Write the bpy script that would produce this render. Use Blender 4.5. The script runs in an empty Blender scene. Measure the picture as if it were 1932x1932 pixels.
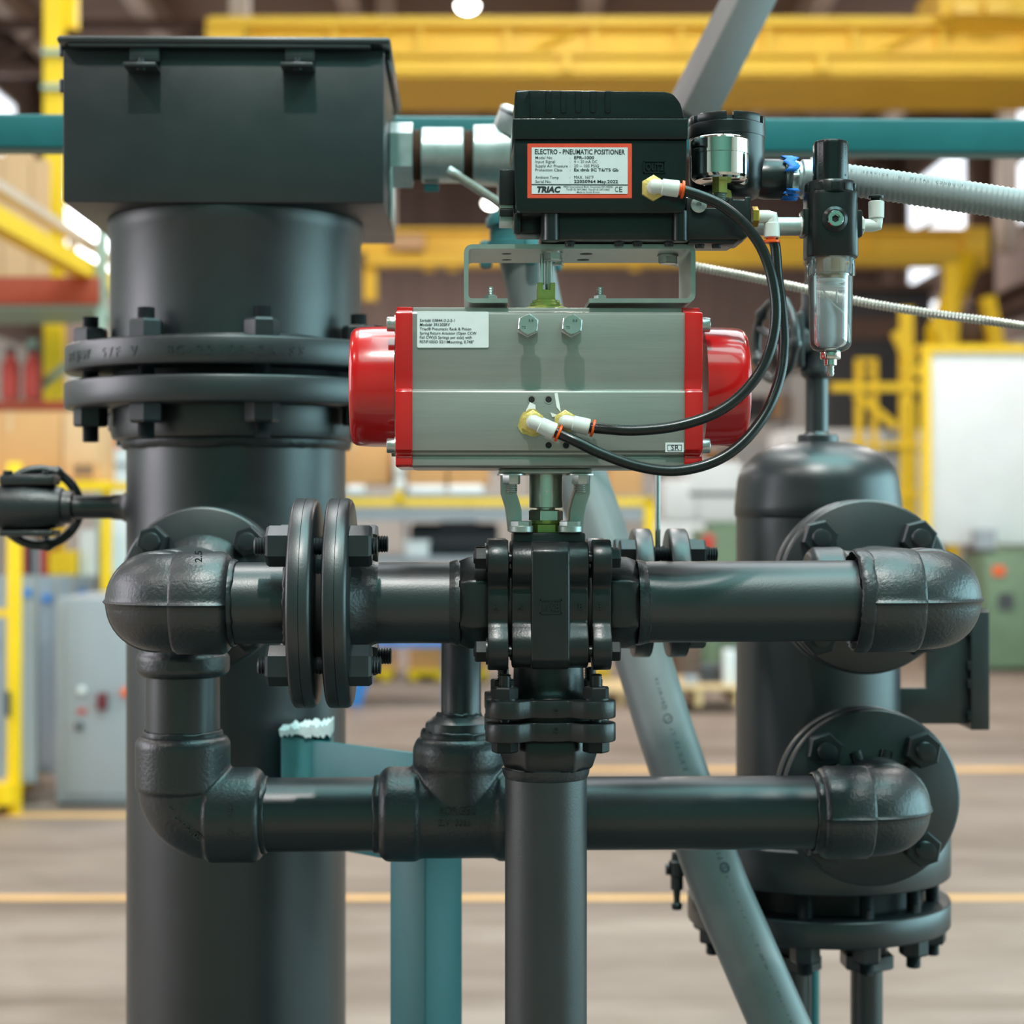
import bpy, bmesh, math, random
from mathutils import Vector, Matrix, noise
random.seed(7)
PI = math.pi
V = Vector
scene = bpy.context.scene
col = scene.collection

# ---------------------------------------------------------------- camera, light, exposure
F = 3434.0            # focal length in pixels of the 1932 px frame
D0 = 2.146            # camera to valve plane
HC = 1.5              # camera height
T = math.radians(1.4)  # the camera looks a little to the right of the skid's own axis
sT, cT = math.sin(T), math.cos(T)

cam = bpy.data.cameras.new('camera')
cam.sensor_width = 36
cam.lens = 36 * F / 1932
cam.clip_start, cam.clip_end = 0.05, 200
cam.dof.use_dof = True
cam.dof.focus_distance = D0 - 0.05
cam.dof.aperture_fstop = 4.0
cam_o = bpy.data.objects.new('camera', cam)
cam_o.location = (0, -D0, HC)
cam_o.rotation_euler = (PI / 2, 0, -T)
col.objects.link(cam_o)
scene.camera = cam_o

w = bpy.data.worlds.new('assumed_fill')
scene.world = w
w.use_nodes = True
w.node_tree.nodes['Background'].inputs[0].default_value = (0.30, 0.88, 0.84, 1)
w.node_tree.nodes['Background'].inputs[1].default_value = 0.16

scene.view_settings.view_transform = 'Standard'
scene.view_settings.look = 'None'
scene.view_settings.gamma = 1
scene.view_settings.use_curve_mapping = False
scene.view_settings.exposure = -1.14
scene.cycles.max_bounces = 7
scene.cycles.diffuse_bounces = 4
scene.cycles.transparent_max_bounces = 16
scene.cycles.sample_clamp_indirect = 6
scene.cycles.use_denoising = True

LAMP_Z = 8.5
LAMP_W = 480
# ceiling lamps: (x, y) on a grid; the ones in front of the skid throw its shadows straight down
LAMPS = [(-0.45, -3.7), (4.2, -3.2), (-5.2, -3.2), (-1.2, 2.6), (5.2, 3.2), (-6.2, 3.5),
         (-7.5, 12.0), (0.9, 12.5), (6.0, 12.0), (-0.0, 22.85), (-8.0, 24.0), (7.0, 33.5), (0.52, 38.8), (-7, 38.0)]
for li, (lx, ly) in enumerate(LAMPS):
    ld = bpy.data.lights.new('high_bay_light', 'AREA')
    ld.shape = 'DISK'
    ld.size = 0.3
    ld.energy = LAMP_W * (2.3 if li == 0 else 0.6 if ly < -2 else 0.5 if ly < 5 else 1.35 if ly < 20 else 2.2)
    ld.color = (1.0, 0.94, 0.90)
    lo = bpy.data.objects.new('high_bay_light', ld)
    lo.location = (lx, ly, LAMP_Z - 0.13)
    col.objects.link(lo)

# assumed, unseen sources: tinted area lights added overhead and at both sides for highlights
# (centre, size x, size y, rotation, watts, colour)
ASSUMED_FILLS = [((2.6, -0.6, 10.3), 7.0, 6.0, (0, 0, 0), 2000, (0.46, 1.0, 1.02)),
            ((1.5, -6.6, 10.3), 9.0, 4.0, (0, 0, 0), 800, (0.36, 1.0, 0.92)),
            ((1.0, 7.0, 10.3), 9.0, 7.0, (0, 0, 0), 2000, (0.86, 0.96, 1.0)),
            ((-9.0, 4.0, 4.0), 6.0, 12.0, (0, -PI / 2, 0), 2700, (0.94, 0.90, 1.0)),
            ((9.0, 1.0, 2.6), 4.8, 10.0, (0, PI / 2, 0), 1700, (0.46, 0.90, 1.0))]
for loc, sx, sy, rot, pw, c in ASSUMED_FILLS:
    ld = bpy.data.lights.new('assumed_fill', 'AREA')
    ld.shape = 'RECTANGLE'
    ld.size, ld.size_y = sx, sy
    ld.energy = pw
    ld.color = c
    lo = bpy.data.objects.new('assumed_fill', ld)
    lo.location = loc
    lo.rotation_euler = rot
    col.objects.link(lo)

# ---------------------------------------------------------------- helpers
def W(px, py, Y):
    """world point on the plane y = Y seen at photo pixel (px, py)"""
    a = (px - 966) / F
    q = (Y + D0) / (cT - a * sT)
    return V((q * (sT + a * cT), Y, HC + (966 - py) / F * q))

def K(px, Y):
    a = (px - 966) / F
    return (Y + D0) / (cT - a * sT) / F

FW, RT, UP = V((sT, cT, 0)), V((cT, -sT, 0)), V((0, 0, 1))
CAM = V((0, -D0, HC))
def B(px, py, d):
    """world point at optical distance d"""
    return CAM + d * (FW + (px - 966) / F * RT + (966 - py) / F * UP)
def fy(d, z=0.0):
    return 966 + (HC - z) * F / d

X_, Y_, Z_ = V((1, 0, 0)), V((0, 1, 0)), V((0, 0, 1))

def srgb(c):
    return tuple((x / 255 / 12.92) if x / 255 <= 0.04045 else ((x / 255 + 0.055) / 1.055) ** 2.4 for x in c)

MATS = {}
def mat(name, c, rough=0.5, metal=0.0, var=0.12, scale=12, bump=0.0, bscale=300, emit=0, coat=0, ani=None, c2=None, spec=0.5):
    m = bpy.data.materials.new(name)
    m.use_nodes = True
    nt = m.node_tree
    b = nt.nodes['Principled BSDF']
    lc = srgb(c)
    b.inputs['Base Color'].default_value = (*lc, 1)
    b.inputs['Roughness'].default_value = rough
    b.inputs['Metallic'].default_value = metal
    b.inputs['Specular IOR Level'].default_value = spec
    if coat:
        b.inputs['Coat Weight'].default_value = coat
        b.inputs['Coat Roughness'].default_value = 0.06
    if emit:
        b.inputs['Emission Color'].default_value = (*lc, 1)
        b.inputs['Emission Strength'].default_value = emit
    tc = nt.nodes.new('ShaderNodeTexCoord')
    src = tc.outputs['Object']
    if ani:
        mp = nt.nodes.new('ShaderNodeMapping')
        mp.inputs['Scale'].default_value = ani
        nt.links.new(src, mp.inputs[0])
        src = mp.outputs[0]
    if var:
        n = nt.nodes.new('ShaderNodeTexNoise')
        n.inputs['Scale'].default_value = scale
        n.inputs['Detail'].default_value = 6
        n.inputs['Roughness'].default_value = 0.65
        nt.links.new(src, n.inputs['Vector'])
        r = nt.nodes.new('ShaderNodeValToRGB')
        r.color_ramp.elements[0].position = 0.3
        r.color_ramp.elements[1].position = 0.7
        lo = srgb(c2) if c2 else tuple(x * (1 - var) for x in lc)
        hi = lc if c2 else tuple(min(1, x * (1 + var)) for x in lc)
        r.color_ramp.elements[0].color = (*lo, 1)
        r.color_ramp.elements[1].color = (*hi, 1)
        nt.links.new(n.outputs['Fac'], r.inputs[0])
        nt.links.new(r.outputs[0], b.inputs['Base Color'])
        rr = nt.nodes.new('ShaderNodeMapRange')
        rr.inputs['To Min'].default_value = max(0.02, rough * 0.85)
        rr.inputs['To Max'].default_value = min(1, rough * 1.15)
        nt.links.new(n.outputs['Fac'], rr.inputs['Value'])
        nt.links.new(rr.outputs[0], b.inputs['Roughness'])
    if bump:
        n2 = nt.nodes.new('ShaderNodeTexNoise')
        n2.inputs['Scale'].default_value = bscale
        n2.inputs['Detail'].default_value = 3
        nt.links.new(src, n2.inputs['Vector'])
        bp = nt.nodes.new('ShaderNodeBump')
        bp.inputs['Strength'].default_value = bump
        bp.inputs['Distance'].default_value = 0.002
        nt.links.new(n2.outputs['Fac'], bp.inputs['Height'])
        nt.links.new(bp.outputs[0], b.inputs['Normal'])
    MATS[name] = m
    return m

def mesh_of(bm, m, bevel=0.0, sharp=38, segs=2, centre=True):
    bmesh.ops.recalc_face_normals(bm, faces=bm.faces)
    if bevel:
        es = [e for e in bm.edges if len(e.link_faces) == 2 and e.calc_face_angle(0) > math.radians(35)]
        bmesh.ops.bevel(bm, geom=es, offset=bevel, segments=segs, profile=0.5, affect='EDGES', clamp_overlap=True)
    for f in bm.faces:
        f.smooth = True
    a = math.radians(sharp)
    for e in bm.edges:
        if len(e.link_faces) == 2 and e.calc_face_angle(0) > a:
            e.smooth = False
    c = V((0, 0, 0))
    if centre and bm.verts:
        xs = [v.co for v in bm.verts]
        c = V([(min(v[i] for v in xs) + max(v[i] for v in xs)) / 2 for i in range(3)])
        for v in bm.verts:
            v.co -= c
    me = bpy.data.meshes.new('mesh')
    bm.to_mesh(me)
    bm.free()
    me.materials.append(m)
    return me, c

def attach(o, parent):
    if parent is not None:
        o.parent = parent
        o.matrix_parent_inverse = parent.matrix_basis.inverted()

def part(name, bm, m, parent=None, bevel=0.0, label=None, sharp=38, segs=2):
    me, c = mesh_of(bm, m, bevel, sharp, segs)
    me.name = name
    o = bpy.data.objects.new(name, me)
    o.location = c
    attach(o, parent)
    col.objects.link(o)
    if label:
        o['label'] = label
    return o

def forge(o, voxel=0.0026, it=7):
    """melt the crossing bodies of a forging into one filleted skin"""
    m = o.modifiers.new('melt', 'REMESH'); m.mode = 'VOXEL'; m.voxel_size = voxel; m.use_smooth_shade = True
    m = o.modifiers.new('soften', 'SMOOTH'); m.factor = 0.6; m.iterations = it
    return o

def thing(name, label, cat, loc, group=None, kind=None):
    o = bpy.data.objects.new(name, None)
    o.empty_display_size = 0.05
    o.location = loc
    o['label'] = label
    o['category'] = cat
    if group: o['group'] = group
    if kind: o['kind'] = kind
    col.objects.link(o)
    return o

def tag(o, label, cat, group=None):
    o['label'] = label
    o['category'] = cat
    if group: o['group'] = group
    return o

def structure(name, bm, m, parent=None, **k):
    o = part(name, bm, m, parent, **k)
    if parent is None:
        o['kind'] = 'structure'
    return o

def dup(root, delta, label=None):
    r = root.copy(); col.objects.link(r)
    r.location = root.location + delta
    if label: r['label'] = label
    for ch in list(root.children):
        c = ch.copy(); col.objects.link(c); c.parent = r; c.matrix_parent_inverse = ch.matrix_parent_inverse.copy()
        for g in list(ch.children):
            d = g.copy(); col.objects.link(d); d.parent = c; d.matrix_parent_inverse = g.matrix_parent_inverse.copy()
    return r

def frame(axis, ref=None):
    z = V(axis).normalized()
    if ref is None:
        ref = Z_ if abs(z.z) < 0.9 else X_
    x = (ref - z * ref.dot(z)).normalized()
    y = z.cross(x)
    return x, y, z

def inst(name, me, parent, loc, axis, ref=None):
    x, y, z = frame(axis, ref)
    M = Matrix((x, y, z)).transposed().to_4x4()
    M.translation = loc
    o = bpy.data.objects.new(name, me)
    o.matrix_basis = M
    attach(o, parent)
    col.objects.link(o)
    return o

def nb():
    return bmesh.new()

def ring(bm, pts):
    return [bm.verts.new(p) for p in pts]

def bridge(bm, a, b, closed=True):
    n = len(a)
    for i in range(n if closed else n - 1):
        j = (i + 1) % n
        bm.faces.new((a[i], a[j], b[j], b[i]))

def lathe(bm, o, axis, prof, seg=48, ref=None, cap=True):
    x, y, z = frame(axis, ref)
    prev = None
    for i, (h, r) in enumerate(prof):
        if r <= 1e-6:
            cur = [bm.verts.new(o + z * h)]
        else:
            cur = ring(bm, [o + z * h + r * (math.cos(2 * PI * k / seg) * x + math.sin(2 * PI * k / seg) * y) for k in range(seg)])
        if prev is None:
            if cap and len(cur) > 1: bm.faces.new(cur)
        elif len(prev) == 1 and len(cur) > 1:
            for k in range(seg): bm.faces.new((prev[0], cur[k], cur[(k + 1) % seg]))
        elif len(cur) == 1:
            for k in range(seg): bm.faces.new((prev[k], cur[0], prev[(k + 1) % seg]))
        else:
            bridge(bm, prev, cur)
        prev = cur
    if cap and len(prev) > 1: bm.faces.new(prev)
    return bm

def cyl(bm, a, b, r, seg=32, ch=0.0, ref=None):
    L = (b - a).length
    if ch:
        return lathe(bm, a, b - a, [(0, r - ch), (ch, r), (L - ch, r), (L, r - ch)], seg, ref)
    return lathe(bm, a, b - a, [(0, r), (L, r)], seg, ref)

def box(bm, lo, hi):
    v = [bm.verts.new((x, y, z)) for x in (lo[0], hi[0]) for y in (lo[1], hi[1]) for z in (lo[2], hi[2])]
    for f in ((0, 1, 3, 2), (4, 6, 7, 5), (0, 4, 5, 1), (2, 3, 7, 6), (0, 2, 6, 4), (1, 5, 7, 3)):
        bm.faces.new([v[i] for i in f])
    return bm

def prism(bm, pts, vec):
    a = ring(bm, pts)
    b = ring(bm, [p + vec for p in pts])
    bm.faces.new(a)
    bm.faces.new(list(reversed(b)))
    bridge(bm, a, b)
    return bm

def ppx(pts, Y):
    return [W(x, y, Y) for x, y in pts]

def prism_px(bm, pts, Y, depth):
    return prism(bm, ppx(pts, Y), V((0, depth, 0)))

def boxpx(bm, x0, y0, x1, y1, Y, depth):
    a, b = W(x0, y1, Y), W(x1, y0, Y)
    return box(bm, (a.x, Y, a.z), (b.x, Y + depth, b.z))

def tube(bm, pts, r, seg=16, closed=False, up=None, cap=True):
    n = len(pts)
    rr = r if isinstance(r, (list, tuple)) else [r] * n
    tang = []
    for i in range(n):
        if closed:
            t = pts[(i + 1) % n] - pts[i - 1]
        else:
            t = pts[min(i + 1, n - 1)] - pts[max(i - 1, 0)]
        tang.append(t.normalized())
    x, y, z = frame(tang[0], up)
    rings = []
    for i in range(n):
        t = tang[i]
        x = (x - t * x.dot(t)).normalized()
        y = t.cross(x)
        rings.append(ring(bm, [pts[i] + rr[i] * (math.cos(2 * PI * k / seg) * x + math.sin(2 * PI * k / seg) * y) for k in range(seg)]))
    for a, b in zip(rings, rings[1:]):
        bridge(bm, a, b)
    if closed:
        # match the seam by nearest vertex
        d = min(range(seg), key=lambda s: (rings[-1][0].co - rings[0][s].co).length)
        bridge(bm, rings[-1], rings[0][d:] + rings[0][:d])
    elif cap:
        bm.faces.new(rings[0]); bm.faces.new(rings[-1])
    return bm

def spline(pts, n=8):
    out = []
    P = [pts[0]] + list(pts) + [pts[-1]]
    for i in range(1, len(P) - 2):
        p0, p1, p2, p3 = P[i - 1], P[i], P[i + 1], P[i + 2]
        for k in range(n):
            t = k / n
            out.append(0.5 * ((2 * p1) + (p2 - p0) * t + (2 * p0 - 5 * p1 + 4 * p2 - p3) * t * t + (3 * p1 - p0 - 3 * p2 + p3) * t ** 3))
    out.append(V(pts[-1]))
    return out

def resample(pts, step):
    out = [pts[0]]; acc = 0
    for a, b in zip(pts, pts[1:]):
        L = (b - a).length
        p = step - acc
        while p <= L:
            out.append(a.lerp(b, p / L)); p += step
        acc = (acc + L) % step
    return out

def nut_bm(bm, o, axis, rc, h, ref=None, ch=0.08):
    """hexagon nut or bolt head, chamfered on its outer face"""
    x, y, z = frame(axis, ref)
    prev = None
    for hh, s in ((0, 1), (h * (1 - ch * 1.6), 1), (h, 0.9)):
        cur = ring(bm, [o + z * hh + rc * s * (math.cos(PI / 3 * k) * x + math.sin(PI / 3 * k) * y) for k in range(6)])
        if prev: bridge(bm, prev, cur)
        else: bm.faces.new(cur)
        prev = cur
    bm.faces.new(prev)
    return bm

def stud_bm(bm, a, b, r, pitch=0.0032, seg=16, tip=0.0015):
    """threaded rod"""
    L = (b - a).length
    n = max(2, int(L / pitch))
    prof = [(0, r * 0.75)]
    for i in range(n):
        h = L * (i + 0.25) / n
        prof += [(h, r * 0.86), (L * (i + 0.7) / n, r)]
    prof += [(L, r * 0.75)]
    return lathe(bm, a, b - a, prof, seg)

def weld_bm(bm, c, axis, R, r, seed=0, n=72, amp=0.22):
    r *= 0.8
    """low rippled weld bead round an axis: wider along the axis than it is high"""
    x, y, z = frame(axis)
    prev = first = None
    for i in range(n):
        a = 2 * PI * i / n
        q = noise.noise(V((math.cos(a) * 3 + seed, math.sin(a) * 3, seed * 1.7)))
        q2 = noise.noise(V((i * 0.9, seed, 3)))
        d = math.cos(a) * x + math.sin(a) * y
        k = r * (1 + amp * (0.5 * q + 0.7 * q2))
        cur = ring(bm, [c + z * (r * 0.5 * q) + d * (R + k * 0.62 * math.sin(PI * j / 8) - 0.0015) + z * (k * 1.5 * math.cos(PI * j / 8)) for j in range(9)] + [c + d * (R - 0.004)])
        if prev: bridge(bm, prev, cur)
        else: first = cur
        prev = cur
    bridge(bm, prev, first)
    return bm

def elbow_bm(bm, corner, da, db, total=0.094, hub=0.062, Rb=0.034, rh=0.0605, r=0.0575, seam=0.045):
    n = da.cross(db).normalized()
    st = [(corner + da * total, -da, rh - 0.008), (corner + da * (total - 0.004), -da, rh - 0.003), (corner + da * (total - 0.010), -da, rh),
          (corner + da * (total - hub), -da, rh), (corner + da * (total - hub - 0.004), -da, r)]
    c = corner + (da + db) * Rb
    m = 14
    for i in range(m + 1):
        t = PI / 2 * i / m
        p = c - db * Rb * math.cos(t) - da * Rb * math.sin(t)
        tg = (-da * math.cos(t) + db * math.sin(t))
        st.append((p, tg, r))
    st += [(corner + db * (total - hub - 0.004), db, r), (corner + db * (total - hub), db, rh), (corner + db * (total - 0.010), db, rh),
           (corner + db * (total - 0.004), db, rh - 0.003), (corner + db * total, db, rh - 0.008)]
    base = sorted(set([round(2 * PI * k / 44, 4) for k in range(44)] + [0.03, 0.06, 2 * PI - 0.03, 2 * PI - 0.06, PI - 0.05, PI + 0.05]))
    rings = []
    for p, tg, rad in st:
        e1 = n.cross(tg)
        vs = []
        for th in base:
            dth = min(th, 2 * PI - th)
            k = 1 + seam * math.exp(-(dth / 0.035) ** 2)
            q = 1 + 0.006 * noise.noise(p * 25 + V((math.cos(th), math.sin(th), 0)) * 2)
            vs.append(p + rad * k * q * (math.cos(th) * e1 + math.sin(th) * n))
        rings.append(ring(bm, vs))
    for a, b in zip(rings, rings[1:]): bridge(bm, a, b)
    bm.faces.new(rings[0]); bm.faces.new(rings[-1])
    return bm

def flange_bm(bm, a, b, R, ri=0.0, seg=72, ch=0.004, raised=0.0):
    L = (b - a).length
    prof = [(0, R - ch), (ch * 0.5, R - ch * 0.3), (ch, R), (L - ch, R), (L - ch * 0.5, R - ch * 0.3), (L, R - ch)]
    return lathe(bm, a, b - a, prof, seg)

def rounded(poly, rad, n=4):
    """round the corners of a closed 2-D polygon; rad is one radius or one per corner"""
    out = []
    N = len(poly)
    for i in range(N):
        r = rad[i] if isinstance(rad, (list, tuple)) else rad
        p, a, b = V(poly[i]).to_2d(), V(poly[i - 1]).to_2d(), V(poly[(i + 1) % N]).to_2d()
        if r <= 0:
            out.append(tuple(p)); continue
        u, v = (a - p), (b - p)
        r2 = min(r, u.length * 0.45, v.length * 0.45)
        u.normalize(); v.normalize()
        for k in range(n + 1):
            t = k / n
            q = (p + u * r2) * (1 - t) ** 2 + p * 2 * t * (1 - t) + (p + v * r2) * t * t
            out.append(tuple(q))
    return out

def strip(path, th, rad, n=5):
    """outline of a bent metal strip: open polyline in px, thickness in px, bend radius in px"""
    pts = []
    for i, p in enumerate(path):
        p = V((p[0], p[1]))
        if i in (0, len(path) - 1):
            pts.append(p); continue
        a, b = V(path[i - 1]), V(path[i + 1])
        u = (V((a[0], a[1])) - p).normalized(); v = (V((b[0], b[1])) - p).normalized()
        for k in range(n + 1):
            t = k / n
            pts.append((p + u * rad) * (1 - t) ** 2 + p * 2 * t * (1 - t) + (p + v * rad) * t * t)
    L, R = [], []
    for i, p in enumerate(pts):
        t = (pts[min(i + 1, len(pts) - 1)] - pts[max(0, i - 1)]).normalized()
        nrm = V((-t.y, t.x))
        L.append(tuple(p + nrm * th / 2)); R.append(tuple(p - nrm * th / 2))
    return L + R[::-1]

def text_bm(bm, s, o, xd, yd, h, width=None, ext=0.0, bold=0.0, shear=0.0, align='LEFT'):
    """flat lettering: baseline start at o, cap height h, optional fitted width"""
    cu = bpy.data.curves.new('t', 'FONT')
    cu.body = s
    cu.size = 1
    cu.resolution_u = 2
    cu.offset = bold
    cu.shear = shear
    cu.extrude = 0
    ob = bpy.data.objects.new('t', cu)
    me = bpy.data.meshes.new_from_object(ob)
    zd = xd.cross(yd).normalized()
    if len(me.vertices):
        x0 = min(v.co.x for v in me.vertices); x1 = max(v.co.x for v in me.vertices)
        sy = h / 0.69
        sx = sy if width is None else width / (x1 - x0)
        off = -x0
        if align == 'CENTER': off = -(x0 + x1) / 2
        vs = [bm.verts.new(o + xd * ((v.co.x + off) * sx) + yd * (v.co.y * sy) + zd * ext) for v in me.vertices]
        lo = [bm.verts.new(o + xd * ((v.co.x + off) * sx) + yd * (v.co.y * sy)) for v in me.vertices] if ext > 0.0006 else None
        cnt = {}
        for p in me.polygons:
            try: bm.faces.new([vs[i] for i in p.vertices])
            except ValueError: pass
            if lo:
                for a, b in zip(p.vertices, list(p.vertices)[1:] + [p.vertices[0]]):
                    cnt[(min(a, b), max(a, b))] = cnt.get((min(a, b), max(a, b)), 0) + 1
        if lo:
            for (a, b), c in cnt.items():
                if c == 1:
                    bm.faces.new((vs[a], vs[b], lo[b], lo[a]))
    bpy.data.objects.remove(ob)
    bpy.data.curves.remove(cu)
    bpy.data.meshes.remove(me)
    return bm

def lobed(R0, d, rho, n=96, rot=PI / 4):
    """outline of a square four-lug plate: round centre R0 with a bolt lug of radius rho at distance d on each corner"""
    out = []
    for i in range(n):
        a = 2 * PI * i / n
        r = R0
        da = (a - rot + PI / 4) % (PI / 2) - PI / 4
        q = rho * rho - (d * math.sin(da)) ** 2
        if q > 0: r = max(r, d * math.cos(da) + math.sqrt(q))
        else:
            e = abs(d * math.sin(da)) - rho
            r = max(r, R0 + (d * math.cos(da) - R0) * math.exp(-e / 0.006) * 0.8)
        out.append((r * math.cos(a), r * math.sin(a)))
    return out

# ---------------------------------------------------------------- materials
PAINT = mat('charcoal paint', (23, 29, 32), 0.38, var=0.10, scale=18, bump=0.07, bscale=420, spec=0.85)
PAINT_C = mat('cast charcoal paint', (23, 29, 32), 0.40, var=0.12, scale=25, bump=0.30, bscale=220, spec=0.85)
VALVE = mat('gloss black valve paint', (24, 27, 28), 0.33, var=0.10, scale=25, bump=0.10, bscale=300)
NUTD = mat('dull black nut', (26, 29, 30), 0.5, var=0.1, scale=60, spec=0.3)
WELD = mat('painted weld', (34, 38, 40), 0.36, var=0.15, scale=60, bump=0.4, bscale=160)
BOLT = mat('charcoal fastener paint', (35, 39, 42), 0.38, var=0.10, scale=60, bump=0.08, bscale=500)
TEAL = mat('teal frame paint', (18, 98, 102), 0.45, var=0.10, scale=6, bump=0.08, bscale=300)
TEALL = mat('scuffed teal paint', (58, 118, 122), 0.5, var=0.2, scale=14, bump=0.1)
TAPE = mat('torn white masking', (210, 225, 225), 0.7, var=0.12, scale=80, bump=0.4, bscale=200)
GREYB = mat('grey brace paint', (98, 92, 90), 0.5, var=0.06, scale=5)
RED = mat('gloss red enamel', (185, 16, 18), 0.22, var=0.06, scale=8, coat=0.6, bump=0.05, bscale=90)
ALU = mat('anodised aluminium', (158, 158, 152), 0.36, metal=0.55, var=0.06, scale=90, ani=(0.05, 1, 1), bump=0.05, bscale=500)
STEEL = mat('zinc plated steel', (186, 190, 186), 0.30, metal=0.85, var=0.10, scale=60)
STAIN = mat('stainless bracket', (160, 170, 164), 0.42, metal=0.75, var=0.08, scale=40, bump=0.06, bscale=600)
BRUSH = mat('brushed coupling steel', (226, 220, 208), 0.26, metal=0.95, var=0.10, scale=50)
CHROME = mat('chrome', (215, 215, 210), 0.08, metal=1.0, var=0.03, scale=20)
BRASS = mat('brass', (205, 160, 70), 0.25, metal=0.9, var=0.12, scale=70)
SEAL = mat('brass smeared with sealant', (212, 190, 110), 0.4, metal=0.35, var=0.2, scale=120, bump=0.35, bscale=240)
OLIVE = mat('olive passivated steel', (196, 200, 112), 0.36, metal=0.6, var=0.12, scale=60)
GALV = mat('galvanised steel', (178, 188, 186), 0.38, metal=0.7, var=0.14, scale=35, bump=0.08, bscale=200)
RUST = mat('dark rusty thread', (110, 80, 62), 0.7, var=0.3, scale=90, bump=0.3)
BLACKG = mat('gloss black housing', (17, 22, 22), 0.20, var=0.08, scale=60, bump=0.10, bscale=700)
BLACKM = mat('satin black housing', (20, 23, 24), 0.30, var=0.08, scale=60, bump=0.06, bscale=600)
HOSE = mat('black hose', (20, 23, 23), 0.28, var=0.15, scale=120)
WHITEP = mat('white plastic', (208, 212, 206), 0.4, var=0.05, scale=80)
ORANGE = mat('orange plastic', (235, 90, 20), 0.4, var=0.06, scale=80)
BLUE = mat('blue tape', (25, 120, 215), 0.5, var=0.1, scale=80)
LABEL = mat('pale label stock', (205, 214, 214), 0.45, var=0.03, scale=60)
LABELW = mat('white label stock', (220, 226, 226), 0.35, var=0.03, scale=60)
LRED = mat('orange red label border', (214, 74, 48), 0.45, var=0.08, scale=60)
INK = mat('black ink', (22, 34, 36), 0.6, var=0)
INKG = mat('grey ink', (70, 80, 84), 0.6, var=0.2, scale=400)
HOLE = mat('dark recess', (8, 9, 9), 0.7, var=0)
PVC = mat('grey plastic conduit', (120, 126, 126), 0.40, var=0.10, scale=7, bump=0.05, bscale=150)
FLEX = mat('ribbed grey conduit', (140, 148, 150), 0.42, var=0.07, scale=30)
ARMOR = mat('armoured cable steel', (190, 190, 180), 0.3, metal=0.8, var=0.12, scale=90)
FILT = mat('tan filter element', (170, 138, 92), 0.7, var=0.12, scale=90)
FROST = mat('frosted baffle', (236, 238, 238), 0.35, var=0.04, scale=90)

def clear_mat():
    m = bpy.data.materials.new('clear polycarbonate')
    m.use_nodes = True
    nt = m.node_tree
    nt.nodes.remove(nt.nodes['Principled BSDF'])
    out = nt.nodes['Material Output']
    tr = nt.nodes.new('ShaderNodeBsdfTransparent'); tr.inputs[0].default_value = (0.965, 0.975, 0.975, 1)
    gl = nt.nodes.new('ShaderNodeBsdfGlossy'); gl.inputs['Roughness'].default_value = 0.05
    lw = nt.nodes.new('ShaderNodeLayerWeight'); lw.inputs['Blend'].default_value = 0.22
    nz = nt.nodes.new('ShaderNodeTexNoise'); nz.inputs['Scale'].default_value = 60
    df = nt.nodes.new('ShaderNodeBsdfDiffuse'); df.inputs[0].default_value = (0.75, 0.78, 0.8, 1)
    m1 = nt.nodes.new('ShaderNodeMixShader'); m1.inputs[0].default_value = 0.13
    mx = nt.nodes.new('ShaderNodeMixShader')
    nt.links.new(tr.outputs[0], m1.inputs[1]); nt.links.new(df.outputs[0], m1.inputs[2])
    nt.links.new(lw.outputs['Fresnel'], mx.inputs[0])
    nt.links.new(m1.outputs[0], mx.inputs[1]); nt.links.new(gl.outputs[0], mx.inputs[2])
    nt.links.new(mx.outputs[0], out.inputs['Surface'])
    return m
CLEAR = clear_mat()

# background materials
YEL = mat('safety yellow paint', (244, 200, 20), 0.45, var=0.06, scale=3)
CRANE = mat('crane yellow paint', (255, 204, 62), 0.5, var=0.08, scale=1.5)
CARD = mat('cardboard', (205, 152, 100), 0.8, var=0.06, scale=3)
WOOD = mat('pallet wood', (205, 175, 130), 0.75, var=0.14, scale=6, ani=(1, 6, 6))
CAB = mat('pale grey cabinet paint', (150, 154, 160), 0.5, var=0.03, scale=3)
PANEL = mat('galvanised panels', (160, 172, 182), 0.35, metal=0.5, var=0.14, scale=3, ani=(6, 6, 0.3))
RACKG = mat('pale green rack paint', (150, 172, 158), 0.5, var=0.06, scale=3)
RACKO = mat('orange rack beam paint', (150, 54, 22), 0.5, var=0.08, scale=3)
WHITE = mat('white wrap', (218, 219, 219), 0.5, var=0.04, scale=3)
MACHG = mat('dusty green machine paint', (104, 124, 98), 0.6, var=0.12, scale=4)
DARK = mat('dark machinery', (62, 62, 66), 0.6, var=0.15, scale=3)
BROWN = mat('rusty brown steel', (104, 82, 70), 0.7, var=0.15, scale=3)
REDB = mat('dull red paint', (190, 60, 50), 0.5, var=0.1, scale=3)
BLUEB = mat('blue steel', (50, 120, 190), 0.5, var=0.06, scale=3)
TANB = mat('tan board', (210, 170, 128), 0.7, var=0.06, scale=2)
# ---------------------------------------------------------------- the hall
def R(x, d, z):
    return V((CAM.x, CAM.y, 0)) + FW * d + RT * x + UP * z

def rbox(bm, x0, x1, d0, d1, z0, z1):
    v = [bm.verts.new(R(x, d, z)) for x in (x0, x1) for d in (d0, d1) for z in (z0, z1)]
    for f in ((0, 1, 3, 2), (4, 6, 7, 5), (0, 4, 5, 1), (2, 3, 7, 6), (0, 2, 6, 4), (1, 5, 7, 3)):
        bm.faces.new([v[i] for i in f])
    return bm

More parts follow.
